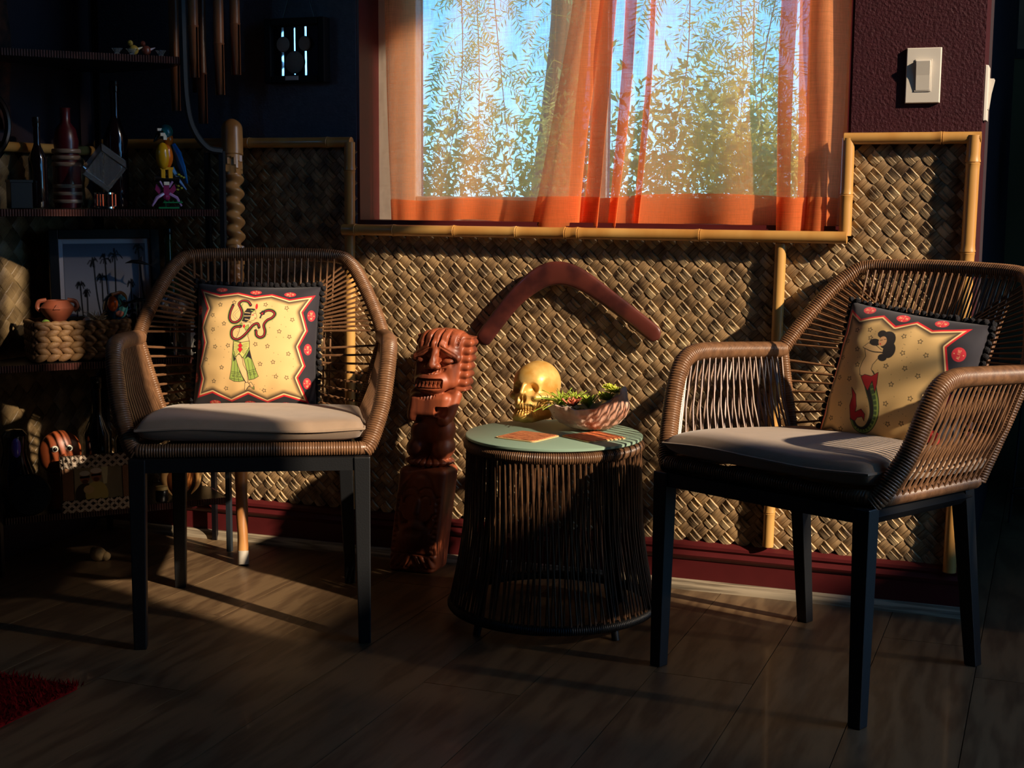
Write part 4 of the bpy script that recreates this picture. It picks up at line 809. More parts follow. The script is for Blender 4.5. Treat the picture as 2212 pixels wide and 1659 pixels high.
for x, y, z1 in ((.006, -.006, 1.012), (-.551, -.006, 1.75), (-.552, .085, 1.75), (.008, .13, 1.012), (-.215, .36, 1.75)):
    obj('post', MB().tube([(x, y, 0), (x, y, z1)], .0085, 4), m_teal if x > -.1 and y < 0 else m_ink, et, smooth=False)
obj('post', MB().tube(cat([(.006, -.006, 1.012), (-.03, -.006, 1.020), (-.062, -.006, 1.06), (-.078, -.006, 1.12), (-.083, -.006, 1.25), (-.085, -.006, 1.75)], 6), .0085, 6), m_teal, et)
def item(name, x, y, z, rz=0, **kw): return empty(name, ept(x, y, z), EA+rz, **kw)
gl = lambda nm, c, r=.2: mat(nm, c, r, spec=.6, coat=.3)
# ---- brick-built parrot on its perch
pa = item('toy_parrot', -.116, .055, .871, label='blue and yellow brick-built toy parrot on a black perch', category='toy')
mY = gl('toy_yellow', lin(222, 168, 28)); mO = gl('toy_orange', lin(222, 112, 26)); mB = gl('toy_blue', lin(30, 108, 186)); mT = gl('toy_teal', lin(24, 112, 120)); mW = gl('toy_white', lin(232, 228, 214)); mK = gl('toy_black', lin(18, 18, 20)); mG = gl('toy_lime', lin(150, 160, 48)); mV = gl('toy_plum', lin(138, 34, 92)); mLv = gl('toy_lavender', lin(172, 140, 200))
obj('belly', MB().ball((-.010, -.004, .128), (.0175, .017, .033), 14, 10), mY, pa); obj('side', MB().ball((.001, .002, .130), (.0165, .018, .033), 14, 10), mO, pa)
phd = obj('head', MB().ball((.000, .0, .186), (.0175, .0165, .020), 14, 10), mT, pa); obj('neck', MB().ball((.006, .0, .168), (.012, .014, .018), 12, 8), mO, pa)
obj('face_patch', MB().box((-.010, -.011, .180), (.014, .008, .008)).box((-.006, -.012, .172), (.008, .008, .010)).box((-.0165, -.004, .192), (.012, .010, .006)), mW, phd, smooth=False)
obj('beak', MB().lathe([(.0085, 0), (.0085, .008), (.0015, .026)], n=10), mK, phd, loc=(-.014, -.002, .182), rot=(0, PI+.7, 0)); obj('eye', MB().ball((-.012, -.0155, .187), .0028, 8, 6), mK, phd)
for sx in (0, 1):
    b = MB(); b.tube([(.014+sx*.006, -.006+sx*.018, .158), (.026+sx*.006, -.004+sx*.018, .135), (.040, .002+sx*.012, .100), (.052, .004+sx*.006, .062)], [.009, .015, .012, .003], 8, flat=.6); obj('wing', b, mB, pa)
b = MB(); b.tube([(.012, .004, .10), (.03, .006, .07), (.050, .008, .046)], [.008, .006, .002], 6); obj('tail', b, mB, pa)
obj('feet', MB().box((-.010, 0, .086), (.010, .012, .024)).box((.008, 0, .086), (.010, .012, .024)).box((-.001, 0, .098), (.032, .014, .006)), mY, pa, smooth=False)
b = MB(); b.tube([(-.03, 0, .073), (.03, .002, .071)], .0075, 8); b.box((-.002, .004, .040), (.012, .012, .066)); b.box((0, 0, .003), (.052, .034, .006)); obj('perch', b, mK, pa, smooth=False)
for q, (x, z) in enumerate(((.028, .083), (.034, .079), (.040, .076), (.026, .055), (.034, .050), (.024, .046))): obj('leaf', MB().ball((x, -.006, z), (.0045, .004, .003), 6, 5), mG, pa)
# ---- brick-built insect on a green stand
bu = item('toy_insect', -.150, .014, .871, label='plum and lavender toy insect on a green stand', category='toy')
obj('body', MB().box((.020, 0, .046), (.014, .012, .026)).ball((.020, -.002, .028), (.010, .009, .010), 10, 8), mV, bu, smooth=False); obj('head', MB().box((.020, -.006, .061), (.013, .008, .008)), mW, bu, smooth=False)
for sx in (-1, 1):
    obj('wing', MB().prism([(.020+sx*.008, .044), (.020+sx*.022, .060), (.020+sx*.026, .046), (.020+sx*.016, .034)], .002, .005, 'y'), mV, bu, smooth=False)
    b = MB(); b.tube([(.020+sx*.007, -.004, .036), (.020+sx*.024, -.008, .026), (.020+sx*.036, -.006, .006)], [.004, .0045, .0025], 6); b.tube([(.020+sx*.007, -.003, .052), (.020+sx*.016, -.004, .066)], .003, 6); obj('limb', b, mLv, bu)
b = MB(); b.box((.024, .002, .002), (.050, .026, .004)); b.tube([(.020, .004, .003), (.020, .004, .030)], .0014, 6)
for i in range(5): b.ball((.014+i*.010, -.010, .018), .0022, 6, 5)
b.box((.034, -.010, .015), (.048, .003, .003)); obj('stand', b, gl('toy_green', lin(20, 120, 70)), bu, smooth=False)
# ---- glass cube balanced on a mirror-silver base
m_clear = mat('clear_glass', (.86, .9, .92, 1), .02, trans=.9, ior=1.45); m_silver = mat('silver', lin(220, 220, 222), .12, metal=1)
cu = item('glass_cube', -.268, .05, .871, label='clear glass cube balanced on a corner on a silver base', category='ornament')
R3 = rotm('Y', .62) @ rotm('X', .35); b = MB(); b.box((0, 0, .098), (.072, .072, .072), R3); obj('cube', b, m_clear, cu, smooth=False, bevel=.0015)
b = MB()
for sx in (-1, 1):
    for sz in (-1, 1): b.tube([(np.array((sx*.0365, -.0365, sz*.0365)) @ R3.T)+np.array((0, 0, .098)), (np.array((sx*.0365, .0365, sz*.0365)) @ R3.T)+np.array((0, 0, .098))], .0012, 5); b.tube([(np.array((-.0365, sx*.0365, sz*.0365)) @ R3.T)+np.array((0, 0, .098)), (np.array((.0365, sx*.0365, sz*.0365)) @ R3.T)+np.array((0, 0, .098))], .0012, 5)
obj('polished_edges', b, m_silver, cu)
for i in range(6):
    a = i*PI/3; obj('base_post', MB().tube([(.022*math.cos(a), .016*math.sin(a), .0), (.022*math.cos(a), .016*math.sin(a), .034)], .004, 8), m_silver, cu)
obj('base_plate', MB().lathe([(.030, 0), (.030, .004), (.026, .006)], n=20).lathe([(.027, .034), (.027, .038)], n=20), m_silver, cu)
# ---- striped figure bottle and tall dark bottles
sb = item('striped_bottle', -.345, .112, .871, label='red figure bottle with cream stripes behind the glass cube', category='bottle')
obj('body', MB().lathe([(.030, 0), (.034, .02), (.033, .10), (.028, .14), (.030, .16), (.024, .19), (.012, .205), (.012, .235), (.014, .24)], n=20), gl('bottle_red', lin(76, 16, 22), .35), sb)
for i, z in enumerate((.012, .030, .048, .100, .116, .132)): obj('stripe', MB().lathe([(.0335, z), (.0352, z+.003), (.0345, z+.008), (.033, z+.010)], n=20), gl('stripe_cream', lin(140, 118, 100), .4), sb)
def bottle(x, y, z, h, r, c, label, name='bottle', capc=None):
    o = item(name, x, y, z, label=label, category='bottle'); obj('body', MB().lathe([(r*.9, 0), (r, .006), (r, h*.58), (r*.45, h*.72), (r*.36, h*.76), (r*.36, h*.95), (r*.42, h*.955), (r*.42, h)], n=20), gl('glass_'+str(c[:3]), c, .08), o)
    obj('stopper', MB().lathe([(r*.4, h), (r*.46, h+.004), (r*.4, h+.014), (0, h+.016)], n=14), capc or m_ink, o)
bottle(-.420, .07, .871, .20, .022, lin(22, 14, 16), 'slim black bottle at the left of the upper tier')
bottle(-.215, .16, .871, .30, .030, lin(30, 14, 18), 'tall dark bottle at the back of the upper tier')
bk_ = item('black_box', -.470, .035, .871, .1, label='glossy black box at the left end of the upper tier', category='box'); obj('box_body', MB().box((0, 0, .03), (.05, .04, .06)), m_ink, bk_, smooth=False, bevel=.001); obj('lid', MB().box((0, 0, .063), (.053, .043, .006)), m_ink, bk_, smooth=False)
for x, c, lb in ((-.190, lin(196, 160, 70), 'small gold bird figurine on the highest tier'), (-.160, lin(120, 60, 46), 'small brown bird figurine on the highest tier')):
    o = item('figurine', x, .05, 1.237, label=lb, category='figurine'); mm = gl('fig'+lb[6:11], c, .35); obj('body', MB().ball((0, 0, .014), (.012, .009, .012), 10, 8), mm, o); obj('head', MB().ball((-.008, 0, .030), .007, 8, 6), mm, o); obj('tail', MB().tube([(.008, 0, .016), (.022, 0, .022)], [.005, .001], 6), mm, o)
for i, x in enumerate((-.13, -.20, -.235)):
    o = item('cut_glass', x, .03, 1.237, label=['tiny cut glass dish right of the bird figurines','tiny cut glass dish left of the bird figurines','leftmost tiny cut glass dish on the highest tier'][i], category='glassware', group='cut glass dishes'); obj('bowl', MB().lathe([(.008, 0), (.006, .004), (.014, .014), (.0125, .014), (.005, .006), (0, .006)], n=10), m_clear, o, smooth=False)
# ---- palm photograph in a black frame
def picture(parent, name, im, w, h, y, m):
    H, Wd = im.shape[:2]; U, Vv = np.meshgrid(np.linspace(-w/2, w/2, Wd), np.linspace(h, 0, H)); b = MB(); b.grid(np.stack([U, U*0+y, Vv], -1)); me = b.mesh(name, False); paint(me, im.reshape(-1, 3)); return obj(name, me, m, parent)
m_photo = mat('photo_print', (1, 1, 1, 1), .25, attr='print', spec=.4)
def palm_art():
    a = Art(130, 140, lin(150, 152, 164)); a.mix(np.clip(1-a.Y/70, 0, 1)*.7, lin(60, 62, 76)); rg = np.random.default_rng(6); k_ = lin(14, 14, 18)
    for x, top, lean, s in ((18, 92, -3, 6), (24, 60, 6, 7), (34, 70, 0, 6), (46, 26, 14, 8), (58, 50, 3, 9), (64, 22, 10, 9), (80, 16, -2, 12), (104, 58, 0, 6), (118, 8, 16, 10)):
        a.line([(x+lean, 132), (x+lean*.3, (132+top)/2), (x, top)], 2.4, k_, smooth=True)
        for i in range(11): t = rg.uniform(-PI, PI); L = s*rg.uniform(.7, 1.2); a.line([(x, top), (x+math.cos(t)*L*.6, top+math.sin(t)*L*.5-2), (x+math.cos(t)*L, top+math.sin(t)*L*.6+3)], 1.6, k_)
    for i in range(60): a.disc((rg.uniform(0, 130), rg.uniform(118, 142)), rg.uniform(3, 9), rg.uniform(3, 8), k_)
    for i in range(26): a.disc((rg.uniform(80, 130), rg.uniform(92, 120)), rg.uniform(2, 6), rg.uniform(2, 5), k_)
    return a.im
def framed(o, w, h, fw, mf, im, matm, mw_=.0, dep=.018):
    for nm, c, d in (('frame_side', (-w/2+fw/2, 0, h/2), (fw, dep, h)), ('frame_side', (w/2-fw/2, 0, h/2), (fw, dep, h)), ('frame_bar', (0, 0, fw/2), (w-2*fw, dep, fw)), ('frame_bar', (0, 0, h-fw/2), (w-2*fw, dep, fw))): obj(nm, MB().box(c, d), mf, o, smooth=False, bevel=.002)
    obj('mount', MB().box((0, .002, h/2), (w-2*fw, .004, h-2*fw)), matm, o, smooth=False)
    pc = picture(o, 'photograph', im, w-2*fw-2*mw_, h-2*fw-2*mw_, -.001, m_photo); pc.location = (0, 0, fw+mw_)
pf = item('framed_photo', -.246, .165, .506, label='black framed photograph of palm trees behind the basket', category='picture'); pf.rotation_euler = (-.06, 0, EA)
framed(pf, .275, .312, .024, m_ink, palm_art(), mat('pale_mount', lin(196, 190, 196), .6), .012)
# ---- basket of braided leaf and its contents
bs = item('basket', -.338, .082, .506, label='rectangular braided leaf basket on the middle tier', category='basket'); m_br = mat('water_hyacinth', lin(128, 96, 60), .65, col2=lin(96, 66, 40), vscale=30, bump=.5, bscale=200, space='World')
bw, bd, bh = .225, .115, .090; br = MB(); br.ball((0, 0, 0), (.0185, .0075, .0092), 10, 7, rotm('Y', .45)); brm = br.mesh('braid'); brm.materials.append(m_br)
br = MB(); br.ball((0, 0, 0), (.0185, .0075, .0092), 10, 7, rotm('Y', -.45)); brm2 = br.mesh('braid'); brm2.materials.append(m_br)
obj('basket_wall', MB().box((0, -bd/2+.004, bh/2), (bw-.008, .004, bh-.012)).box((0, bd/2-.004, bh/2), (bw-.008, .004, bh-.012)).box((-bw/2+.004, 0, bh/2), (.004, bd-.008, bh-.012)).box((bw/2-.004, 0, bh/2), (.004, bd-.008, bh-.012)).box((0, 0, .008), (bw-.012, bd-.012, .006)), m_br, bs, smooth=False)
for r_ in range(6):
    z = .010+r_*.0145
    for i in range(8): obj('braid', brm if r_ % 2 else brm2, m_br, bs, loc=(-bw/2+.016+i*.0275+(r_ % 2)*.004, -bd/2, z))
    for sx in (-1, 1):
        for i in range(4): obj('braid', brm if r_ % 2 else brm2, m_br, bs, loc=(sx*bw/2, -bd/2+.018+i*.027, z), rot=(0, 0, PI/2))
b = MB(); wrapped(b, [(-bw/2, -bd/2, bh), (bw/2, -bd/2, bh), (bw/2, bd/2, bh), (-bw/2, bd/2, bh), (-bw/2, -bd/2, bh)], .0075, .02, .3); obj('rim', b, m_br, bs)
m_clay = mat('terracotta', lin(112, 56, 36), .55, var=.15, vscale=40); cp = item('clay_pot', -.386, .075, .592, -.2, label='brown clay tiki pot in the left of the basket', category='pot')
obj('pot_body', MB().lathe([(.018, -.01), (.020, .008), (.032, .022), (.039, .034), (.040, .040), (.030, .052), (.024, .058), (.020, .058), (.020, .05)], n=20), m_clay, cp, angle=25)
for sx in (-1, 1): obj('handle', MB().tube(cat([(sx*.024, 0, .058), (sx*.042, 0, .054), (sx*.046, 0, .040), (sx*.038, 0, .032)], 6), .0055, 8), m_clay, cp)
obj('nose', MB().prism([(-.008, .038), (.008, .038), (0, .050)], -.042, -.036, 'y'), m_clay, cp, smooth=False)
pm = item('parrot_mug', -.252, .062, .598, .3, label='round glazed parrot mug in the right of the basket', category='mug'); mtq = gl('glaze_turquoise', lin(96, 190, 186), .12); mnv = gl('glaze_blue', lin(20, 58, 92), .12)
obj('mug_body', MB().ball((0, 0, .030), (.030, .028, .038), 18, 14), mnv, pm); obj('face', MB().ball((.008, -.015, .033), (.0185, .016, .029), 14, 10), mtq, pm); obj('cheek', MB().ball((.001, -.021, .018), (.013, .010, .010), 12, 8), gl('glaze_pink', lin(206, 130, 110), .2), pm)
me_ = obj('eye', MB().ball((.012, -.027, .040), (.010, .006, .011), 12, 10), mnv, pm); obj('pupil', MB().ball((.0125, -.0325, .040), (.0062, .003, .0068), 10, 8), mK, me_); obj('beak', MB().ball((-.017, -.022, .042), (.013, .014, .019), 14, 10), gl('glaze_orange', lin(196, 88, 26), .12), pm)
b = MB(); b.tube(cat([(-.016, -.02, .064), (.008, -.018, .068), (.026, -.008, .056), (.030, 0, .036)], 6), .0042, 8); obj('brim', b, gl('glaze_tan', lin(170, 110, 60), .25), pm)
rg = np.random.default_rng(12); b = MB(); 
for i in range(70): a = rg.uniform(-PI, PI); L_ = rg.uniform(.02, .04); b.tube([(rg.uniform(-.02, .02), rg.uniform(-.008, .008), 0), (math.cos(a)*L_, math.sin(a)*L_*.6, rg.uniform(.008, .032))], [.0016, .0004], 4, cap=False)
ra = item('raffia_tuft', -.295, .052, .592, label='tuft of pale raffia at the basket rim', category='raffia'); obj('strands', b, mat('raffia', lin(190, 172, 140), .8), ra, kind='stuff')
for x, z, c, lb in ((-.420, .598, lin(110, 140, 60), 'green glass pebble at the left rim of the basket'), (-.323, .600, lin(220, 208, 188), 'white shell chip beside the raffia in the basket')): obj('pebble', MB().ball((0, 0, 0), (.011, .009, .009), 10, 7), gl('peb'+lb[:5], c, .3), loc=ept(x, .04, z), label=lb, category='pebble')
# ---- fish on wires, crystal ball, green bottle
def fish(x, z, flip, label, y=.018):
    o = item('metal_fish', x, y, .506, label=label, category='figurine', group='metal fish on wires'); s = -1 if flip else 1; h = z-.506
    obj('fish_body', MB().tube([(-s*.034, 0, h), (-s*.018, 0, h+.004), (0, 0, h+.003), (s*.020, 0, h-.003), (s*.030, 0, h-.006)], [.001, .007, .009, .004, .002], 10, flat=.6), m_ink, o)
    obj('tail_fin', MB().prism([(s*.028, h-.006), (s*.042, h+.010), (s*.036, h-.006), (s*.046, h-.016)], -.001, .001, 'y'), m_ink, o, smooth=False); obj('back_fin', MB().prism([(-s*.004, h+.008), (s*.008, h+.018), (s*.008, h+.006)], -.001, .001, 'y'), m_ink, o, smooth=False)
    obj('wire', MB().tube([(0, 0, 0), (0, 0, h)], .0012, 5), m_silver, o); obj('foot', MB().lathe([(.016, 0), (.016, .003), (0, .005)], n=14), m_ink, o)
fish(-.180, .735, False, 'dark metal fish leaping high before the palm photograph', .10); fish(-.205, .645, True, 'dark metal fish low before the palm photograph', .030)
cb = item('crystal_ball', -.112, .03, .506, label='faceted crystal ball sparkling behind the chair cords', category='ornament'); bm_ = bmesh.new(); bmesh.ops.create_icosphere(bm_, subdivisions=2, radius=.034); me = bpy.data.meshes.new('facets'); bm_.to_mesh(me); bm_.free(); obj('facets', me, mat('crystal', (.95, .9, .92, 1), .03, metal=.85), cb, loc=(0, 0, .125)); obj('stem', MB().lathe([(.024, 0), (.024, .004), (.005, .01), (.004, .08), (.014, .092)], n=16), m_silver, cb)
bottle(-.105, .10, .506, .30, .026, lin(18, 34, 18), 'green glass bottle beside the palm photograph')
bxw = item('card_box', -.060, .03, .506, .0, label='small pale box behind the left chair arm', category='box'); obj('box_body', MB().box((0, 0, .045), (.036, .04, .09)), mat('pale_card', lin(176, 170, 160), .6), bxw, smooth=False); obj('label_band', MB().box((0, -.0206, .07), (.034, .0012, .02)), mat('white_card', lin(226, 224, 216), .6), bxw, smooth=False)
# ---- bottom tier
def couple_art():
    a = Art(110, 76, lin(150, 136, 108)); a.mix(np.clip(a.X/110, 0, 1)*.6, lin(70, 66, 56)); a.poly([(62, 0), (78, 0), (74, 40), (66, 42)], lin(190, 180, 140)); sk_ = lin(150, 96, 70)
    for x, y, s, cp_ in ((24, 24, 1, lin(196, 186, 170)), (50, 20, 1.1, lin(206, 190, 176))):
        a.disc((x, y+40*s), 24*s, 28*s, lin(176, 156, 92) if x > 30 else lin(60, 50, 44)); a.disc((x, y), 11*s, 14*s, sk_); a.disc((x, y-10*s), 12*s, 6*s, cp_); a.line([(x-9, y-1), (x+9, y-2)], 5, lin(24, 20, 20)); a.disc((x, y+9), 7, 5, lin(90, 60, 48))
    a.disc((32, 52), 12, 10, lin(190, 160, 110)); return a.im
wfr = item('photo_frame', -.322, -.030, .143, -.06, label='woven pale photo frame with a snapshot of two people in caps', category='picture'); wfr.rotation_euler = (-.10, 0, EA-.05)
m_wv = mat('pale_woven_frame', lin(176, 158, 140), .6, bump=.3, bscale=200); W_, H_ = .176, .138
obj('frame_board', MB().box((0, .006, H_/2), (W_, .008, H_)), mat('frame_board', lin(80, 60, 44), .7), wfr, smooth=False); pc = picture(wfr, 'snapshot', couple_art(), .112, .078, 0, m_photo); pc.location = (0, .0005, .030)
wv = MB(); wv.box((0, 0, 0), (.0125, .004, .0062), rotm('Y', .7)); me1 = wv.mesh('wicker', False); me1.materials.append(m_wv); wv = MB(); wv.box((0, 0, 0), (.0125, .004, .0062), rotm('Y', -.7)); me2 = wv.mesh('wicker', False); me2.materials.append(m_wv)
for rows, z0 in ((3, .006), (3, H_-.026)):
    for r_ in range(rows):
        for i in range(17): obj('wicker', me1 if (i+r_) % 2 else me2, m_wv, wfr, loc=(-W_/2+.008+i*.0100, 0, z0+r_*.0095))
for sx in (-1, 1): obj('side_mat', MB().box((sx*.071, .001, H_/2), (.026, .004, .078)), mat('brown_matting', lin(120, 84, 58), .8, bump=.6, bscale=300), wfr, smooth=False)
mk = item('orange_mask', -.395, .055, .143, label='round orange pottery mask with staring eyes behind the woven frame', category='mask'); mc = gl('mask_orange', lin(150, 74, 40), .4)
obj('mask_body', MB().ball((0, 0, .135), (.052, .030, .056), 18, 12), mc, mk); obj('neck', MB().lathe([(.036, 0), (.030, .05), (.034, .09)], n=16), mc, mk)
for sx in (-1, 1): ey = obj('eye', MB().ball((sx*.017, -.027, .150), (.010, .006, .008), 10, 8), mW, mk); obj('pupil', MB().ball((sx*.017, -.032, .150), (.005, .003, .005), 8, 6), mK, ey)
obj('nose', MB().ball((.004, -.032, .128), (.007, .007, .010), 8, 6), mc, mk)
pu = item('purple_vase', -.500, .062, .143, label='glossy black and purple vase at the left end of the bottom tier', category='vase'); obj('vase_body', MB().lathe([(.026, 0), (.040, .05), (.042, .09), (.030, .125), (.026, .15), (.030, .185), (.020, .198), (0, .20)], n=22), gl('black_glaze', lin(20, 18, 30), .1), pu); obj('purple_panel', MB().ball((.000, -.022, .160), (.012, .012, .030), 12, 8), gl('purple_glaze', lin(96, 70, 176), .2), pu)
obj('black_disc_gong', MB().lathe([(0, -.004), (.046, -.004), (.050, 0), (.046, .004), (.012, .005), (.010, .009), (0, .009)], n=30), m_ink, loc=ept(-.480, -.012, .194), rot=(PI/2-.15, 0, EA), label='dark round gong leaning at the end of the bottom tier', category='gong')
bottle(-.300, .075, .143, .30, .034, lin(16, 16, 20), 'large dark bottle on the bottom tier'); bottle(-.225, .095, .143, .26, .030, lin(20, 22, 20), 'squat dark bottle behind the woven frame')
tm = item('tusked_mask', -.105, .050, .143, label='orange wooden mask with curved tusks glowing under the left chair', category='mask'); mwood = wood('orange_wood', lin(206, 128, 60), lin(140, 74, 34), 8, (1, 1, .3), .5)
obj('mask_face', MB().ball((0, .008, .056), (.040, .026, .056), 16, 12), mwood, tm)
for sx in (-1, 1): obj('tusk', MB().tube(cat([(sx*.030, -.012, .09), (sx*.044, -.018, .060), (sx*.040, -.022, .030), (sx*.024, -.020, .008)], 8), np.linspace(.013, .0015, 25), 10), mat('tusk_bone', lin(222, 170, 104), .4), tm)
obj('teeth_bar', MB().box((0, -.018, .024), (.034, .008, .010)), mat('tusk_bone', lin(222, 170, 104), .4), tm, smooth=False)
cn = item('candle_jar', -.160, .012, .143, label='small dark jar with a cream lid beside the tusked mask', category='jar'); obj('jar_body', MB().lathe([(.014, 0), (.016, .004), (.016, .026), (.013, .030)], n=16), m_ink, cn); obj('lid', MB().lathe([(.015, .030), (.015, .038), (0, .040)], n=16), gl('lid_cream', lin(206, 180, 120), .4), cn)
obj('coral_lump', MB().ball((0, 0, .016), (.022, .018, .018), 12, 8).ball((.018, .004, .012), (.014, .012, .012), 10, 7).ball((-.015, .006, .02), (.012, .012, .012), 10, 7), mat('coral', lin(190, 160, 110), .9, bump=1, bscale=150), loc=(-2.19, -.33, 0), label='pale lump of coral on the floor under the shelf', category='coral')
# ================================================================== ON THE WALL: chime, shadow box, tapestry
m_bd = wood('aged_bamboo', lin(150, 92, 56), lin(92, 52, 34), 6, (1, 1, .1), .4)
wc = empty('wind_chime', (-1.995, -.115, 2.06), label='bamboo wind chime hanging in front of the navy wall', category='wind chime')
for x, y, zb, ztp in ((-2.040, -.125, 1.112, 1.62), (-1.968, -.150, 1.190, 1.64), (-1.985, -.09, 1.082, 1.60), (-1.918, -.115, 1.150, 1.62), (-1.890, -.085, 1.20, 1.60), (-2.010, -.075, 1.16, 1.60)):
    x, y = x-.03-wc.location.x, y-wc.location.y; zb, ztp = zb-2.06, ztp-2.06; b = MB(); r_ = .0125; n = 14; an = np.arange(n)*2*PI/n
    lv = []
    for z, rr, cut in ((zb, r_, 0), (zb+.002, r_, 0), (zb+.12, r_, 0), (zb+.123, r_*1.1, 0), (zb+.126, r_, 0), (ztp, r_, 0)): lv.append(np.c_[x+rr*np.cos(an), y+rr*np.sin(an), np.full(n, z)])
    V = np.array(lv); front = np.sin(an) < -.25; V[0, front, 2] += .0; V[1, front, 1] += .012; V[0, front, 1] += .012; V[2, front, 1] += .0; b.grid(V, closed=True); b.add(V[-1], [tuple(range(n))]); b.add(V[0], [tuple(range(n))]); obj('chime_tube', b, m_bd, wc)
    obj('string', MB().tube([(x, y, ztp), (x*.4, y*.4, -.30)], .0008, 4), m_ink, wc)
obj('chime_cap', MB().lathe([(.07, -.30), (.07, -.285), (.02, -.27), (0, -.265)], n=20), m_bd, wc); obj('hanger', MB().tube([(0, 0, -.27), (0, 0, .38)], .0015, 5), m_ink, wc); obj('clapper', MB().lathe([(.0, -.62), (.022, -.618), (.022, -.604), (0, -.602)], n=16), m_bd, wc)
sbx = empty('shadow_box', (-1.785, -.001, 1.181), label='black shadow box with three sand dollars and mirror strips', category='picture'); sw, sh, sd = .168, .158, .034
for c, d in (((-sw/2+.009, -sd/2, sh/2), (.018, sd, sh)), ((sw/2-.009, -sd/2, sh/2), (.018, sd, sh)), ((0, -sd/2, .009), (sw-.036, sd, .018)), ((0, -sd/2, sh-.009), (sw-.036, sd, .018))): obj('frame_bar', MB().box(c, d), mat('matt_black_frame', lin(16, 15, 18), .7, spec=.2), sbx, smooth=False, bevel=.003)
obj('backing', MB().box((0, -.006, sh/2), (sw-.034, .006, sh-.034)), mat('slate_paper', lin(30, 30, 44), .8), sbx, smooth=False)
m_mir = mat('mirror_strip', (.95, .97, 1, 1), .04, metal=1); m_dol = mat('sand_dollar', lin(150, 130, 120), .85, bump=.3, bscale=120)
for x, w_, z0, z1 in ((-.043, .0062, .020, .138), (-.009, .0036, .022, .138), (.022, .0052, .020, .138)):
    n = 12; zz = np.linspace(z0, z1, n); b = MB(); G = np.array([[(x-w_/2, -.0125+.0002*math.sin(z*260), z), (x+w_/2, -.0125+.0002*math.cos(z*210), z)] for z in zz]); b.grid(G); obj('mirror_strip', b, m_mir, sbx)
for x, z, r_ in ((-.040, .096, .0185), (.021, .097, .0175), (-.008, .052, .0265)): obj('sand_dollar', MB().lathe([(0, 0), (r_*.92, 0), (r_, .002), (r_*.9, .0045), (0, .0065)], n=26, sy=1.04), m_dol, sbx, loc=(x, -.014, z), rot=(PI/2, 0, 0))
obj('name_tag', MB().box((-.006, -.0345, .012), (.036, .002, .010)), mat('tag_paper', lin(190, 180, 176), .7), sbx, smooth=False)
for sx in (-1, 1): obj('hanging_cord', MB().tube([(sx*.045, -.008, sh), (0, -.004, sh+.14)], .0016, 5), m_ink, sbx)
m_tap = mat('rust_tapestry', lin(92, 46, 26), .9, col2=lin(28, 16, 14), vscale=34, bump=.7, bscale=60, bdist=.006)
tp = empty('wall_hanging', (XL+.012, -.50, 1.06), label='rust brown patterned hanging at the far left edge', category='wall hanging'); n = 24; G = np.array([[(.006*math.sin(i*.9+j*.3)+.006, -.17+.34*j/11, i*.04) for j in range(12)] for i in range(n)]); b = MB(); b.grid(G); G2 = G.copy(); G2[..., 0] -= .004; b.grid(G2); obj('cloth', b, m_tap, tp, angle=180); obj('rod', MB().tube([(.008, -.20, .925), (.008, .20, .925)], .008, 10), m_ink, tp)
b = MB(); tt = np.linspace(0, 2*PI, 49); b.tube(np.c_[np.zeros(49), .075*np.cos(tt), .075*np.sin(tt)], .008, 8, cap=False); obj('black_hoop', b, m_ink, loc=(XL+.038, -.445, 1.07), label='black hoop hung over the rust hanging', category='hoop')
# ================================================================== RUG
m_shag = mat('red_shag', lin(104, 5, 9), .95, var=.3, vscale=60, spec=.1)
rug = empty('shag_rug', (-2.0, -1.6, .002), label='red shag rug at the lower left', category='rug'); obj('rug_base', MB().box((0, 0, .004), (.72, .96, .008)), m_shag, rug, smooth=False)
rg = np.random.default_rng(21); b = MB(); V = []; Fc = []
X = rg.uniform(-.362, .368, 26000); Y = rg.uniform(-.485, .488, 26000)
for i, (x, y) in enumerate(zip(X, Y)):
    a = rg.uniform(0, 2*PI); l_ = rg.uniform(.004, .012); h = rg.uniform(.010, .020); c, s = math.cos(a), math.sin(a); V += [(x-s*.002, y+c*.002, .006), (x+s*.002, y-c*.002, .006), (x+c*l_, y+s*l_, h)]; Fc.append((3*i, 3*i+1, 3*i+2))
b.add(V, Fc); obj('pile', b, m_shag, rug, smooth=False, kind='stuff')
# ================================================================== PASSAGE ROUND THE CORNER
pi_ = empty('framed_picture', (-.02, 1.795, 1.36), label='dark framed picture on the passage wall at the right edge', category='picture'); 
for c, d in (((-.15, 0, .2), (.03, .02, .4)), ((.15, 0, .2), (.03, .02, .4)), ((0, 0, .015), (.27, .02, .03)), ((0, 0, .385), (.27, .02, .03))): obj('frame_bar', MB().box(c, d), m_ink, pi_, smooth=False)
obj('print_sheet', MB().box((0, .004, .2), (.27, .004, .34)), mat('faded_print', lin(120, 92, 70), .7, var=.3, vscale=8), pi_, smooth=False)
pp = empty('potted_palm', (.22, .95, 0), label='potted palm with arching fronds in the dim passage', category='plant'); m_fr = mat('palm_leaf', lin(44, 58, 30), .5)
obj('pot', MB().lathe([(.10, 0), (.13, .02), (.15, .26), (.16, .28), (.14, .28), (.13, .24), (0, .24)], n=28), mat('dark_pot', lin(40, 32, 28), .6), pp); obj('trunk', MB().tube([(0, 0, .24), (-.01, 0, .5), (0, 0, .72)], [.03, .022, .02], 10), mat('palm_trunk', lin(70, 52, 36), .9), pp)
rg = np.random.default_rng(31)
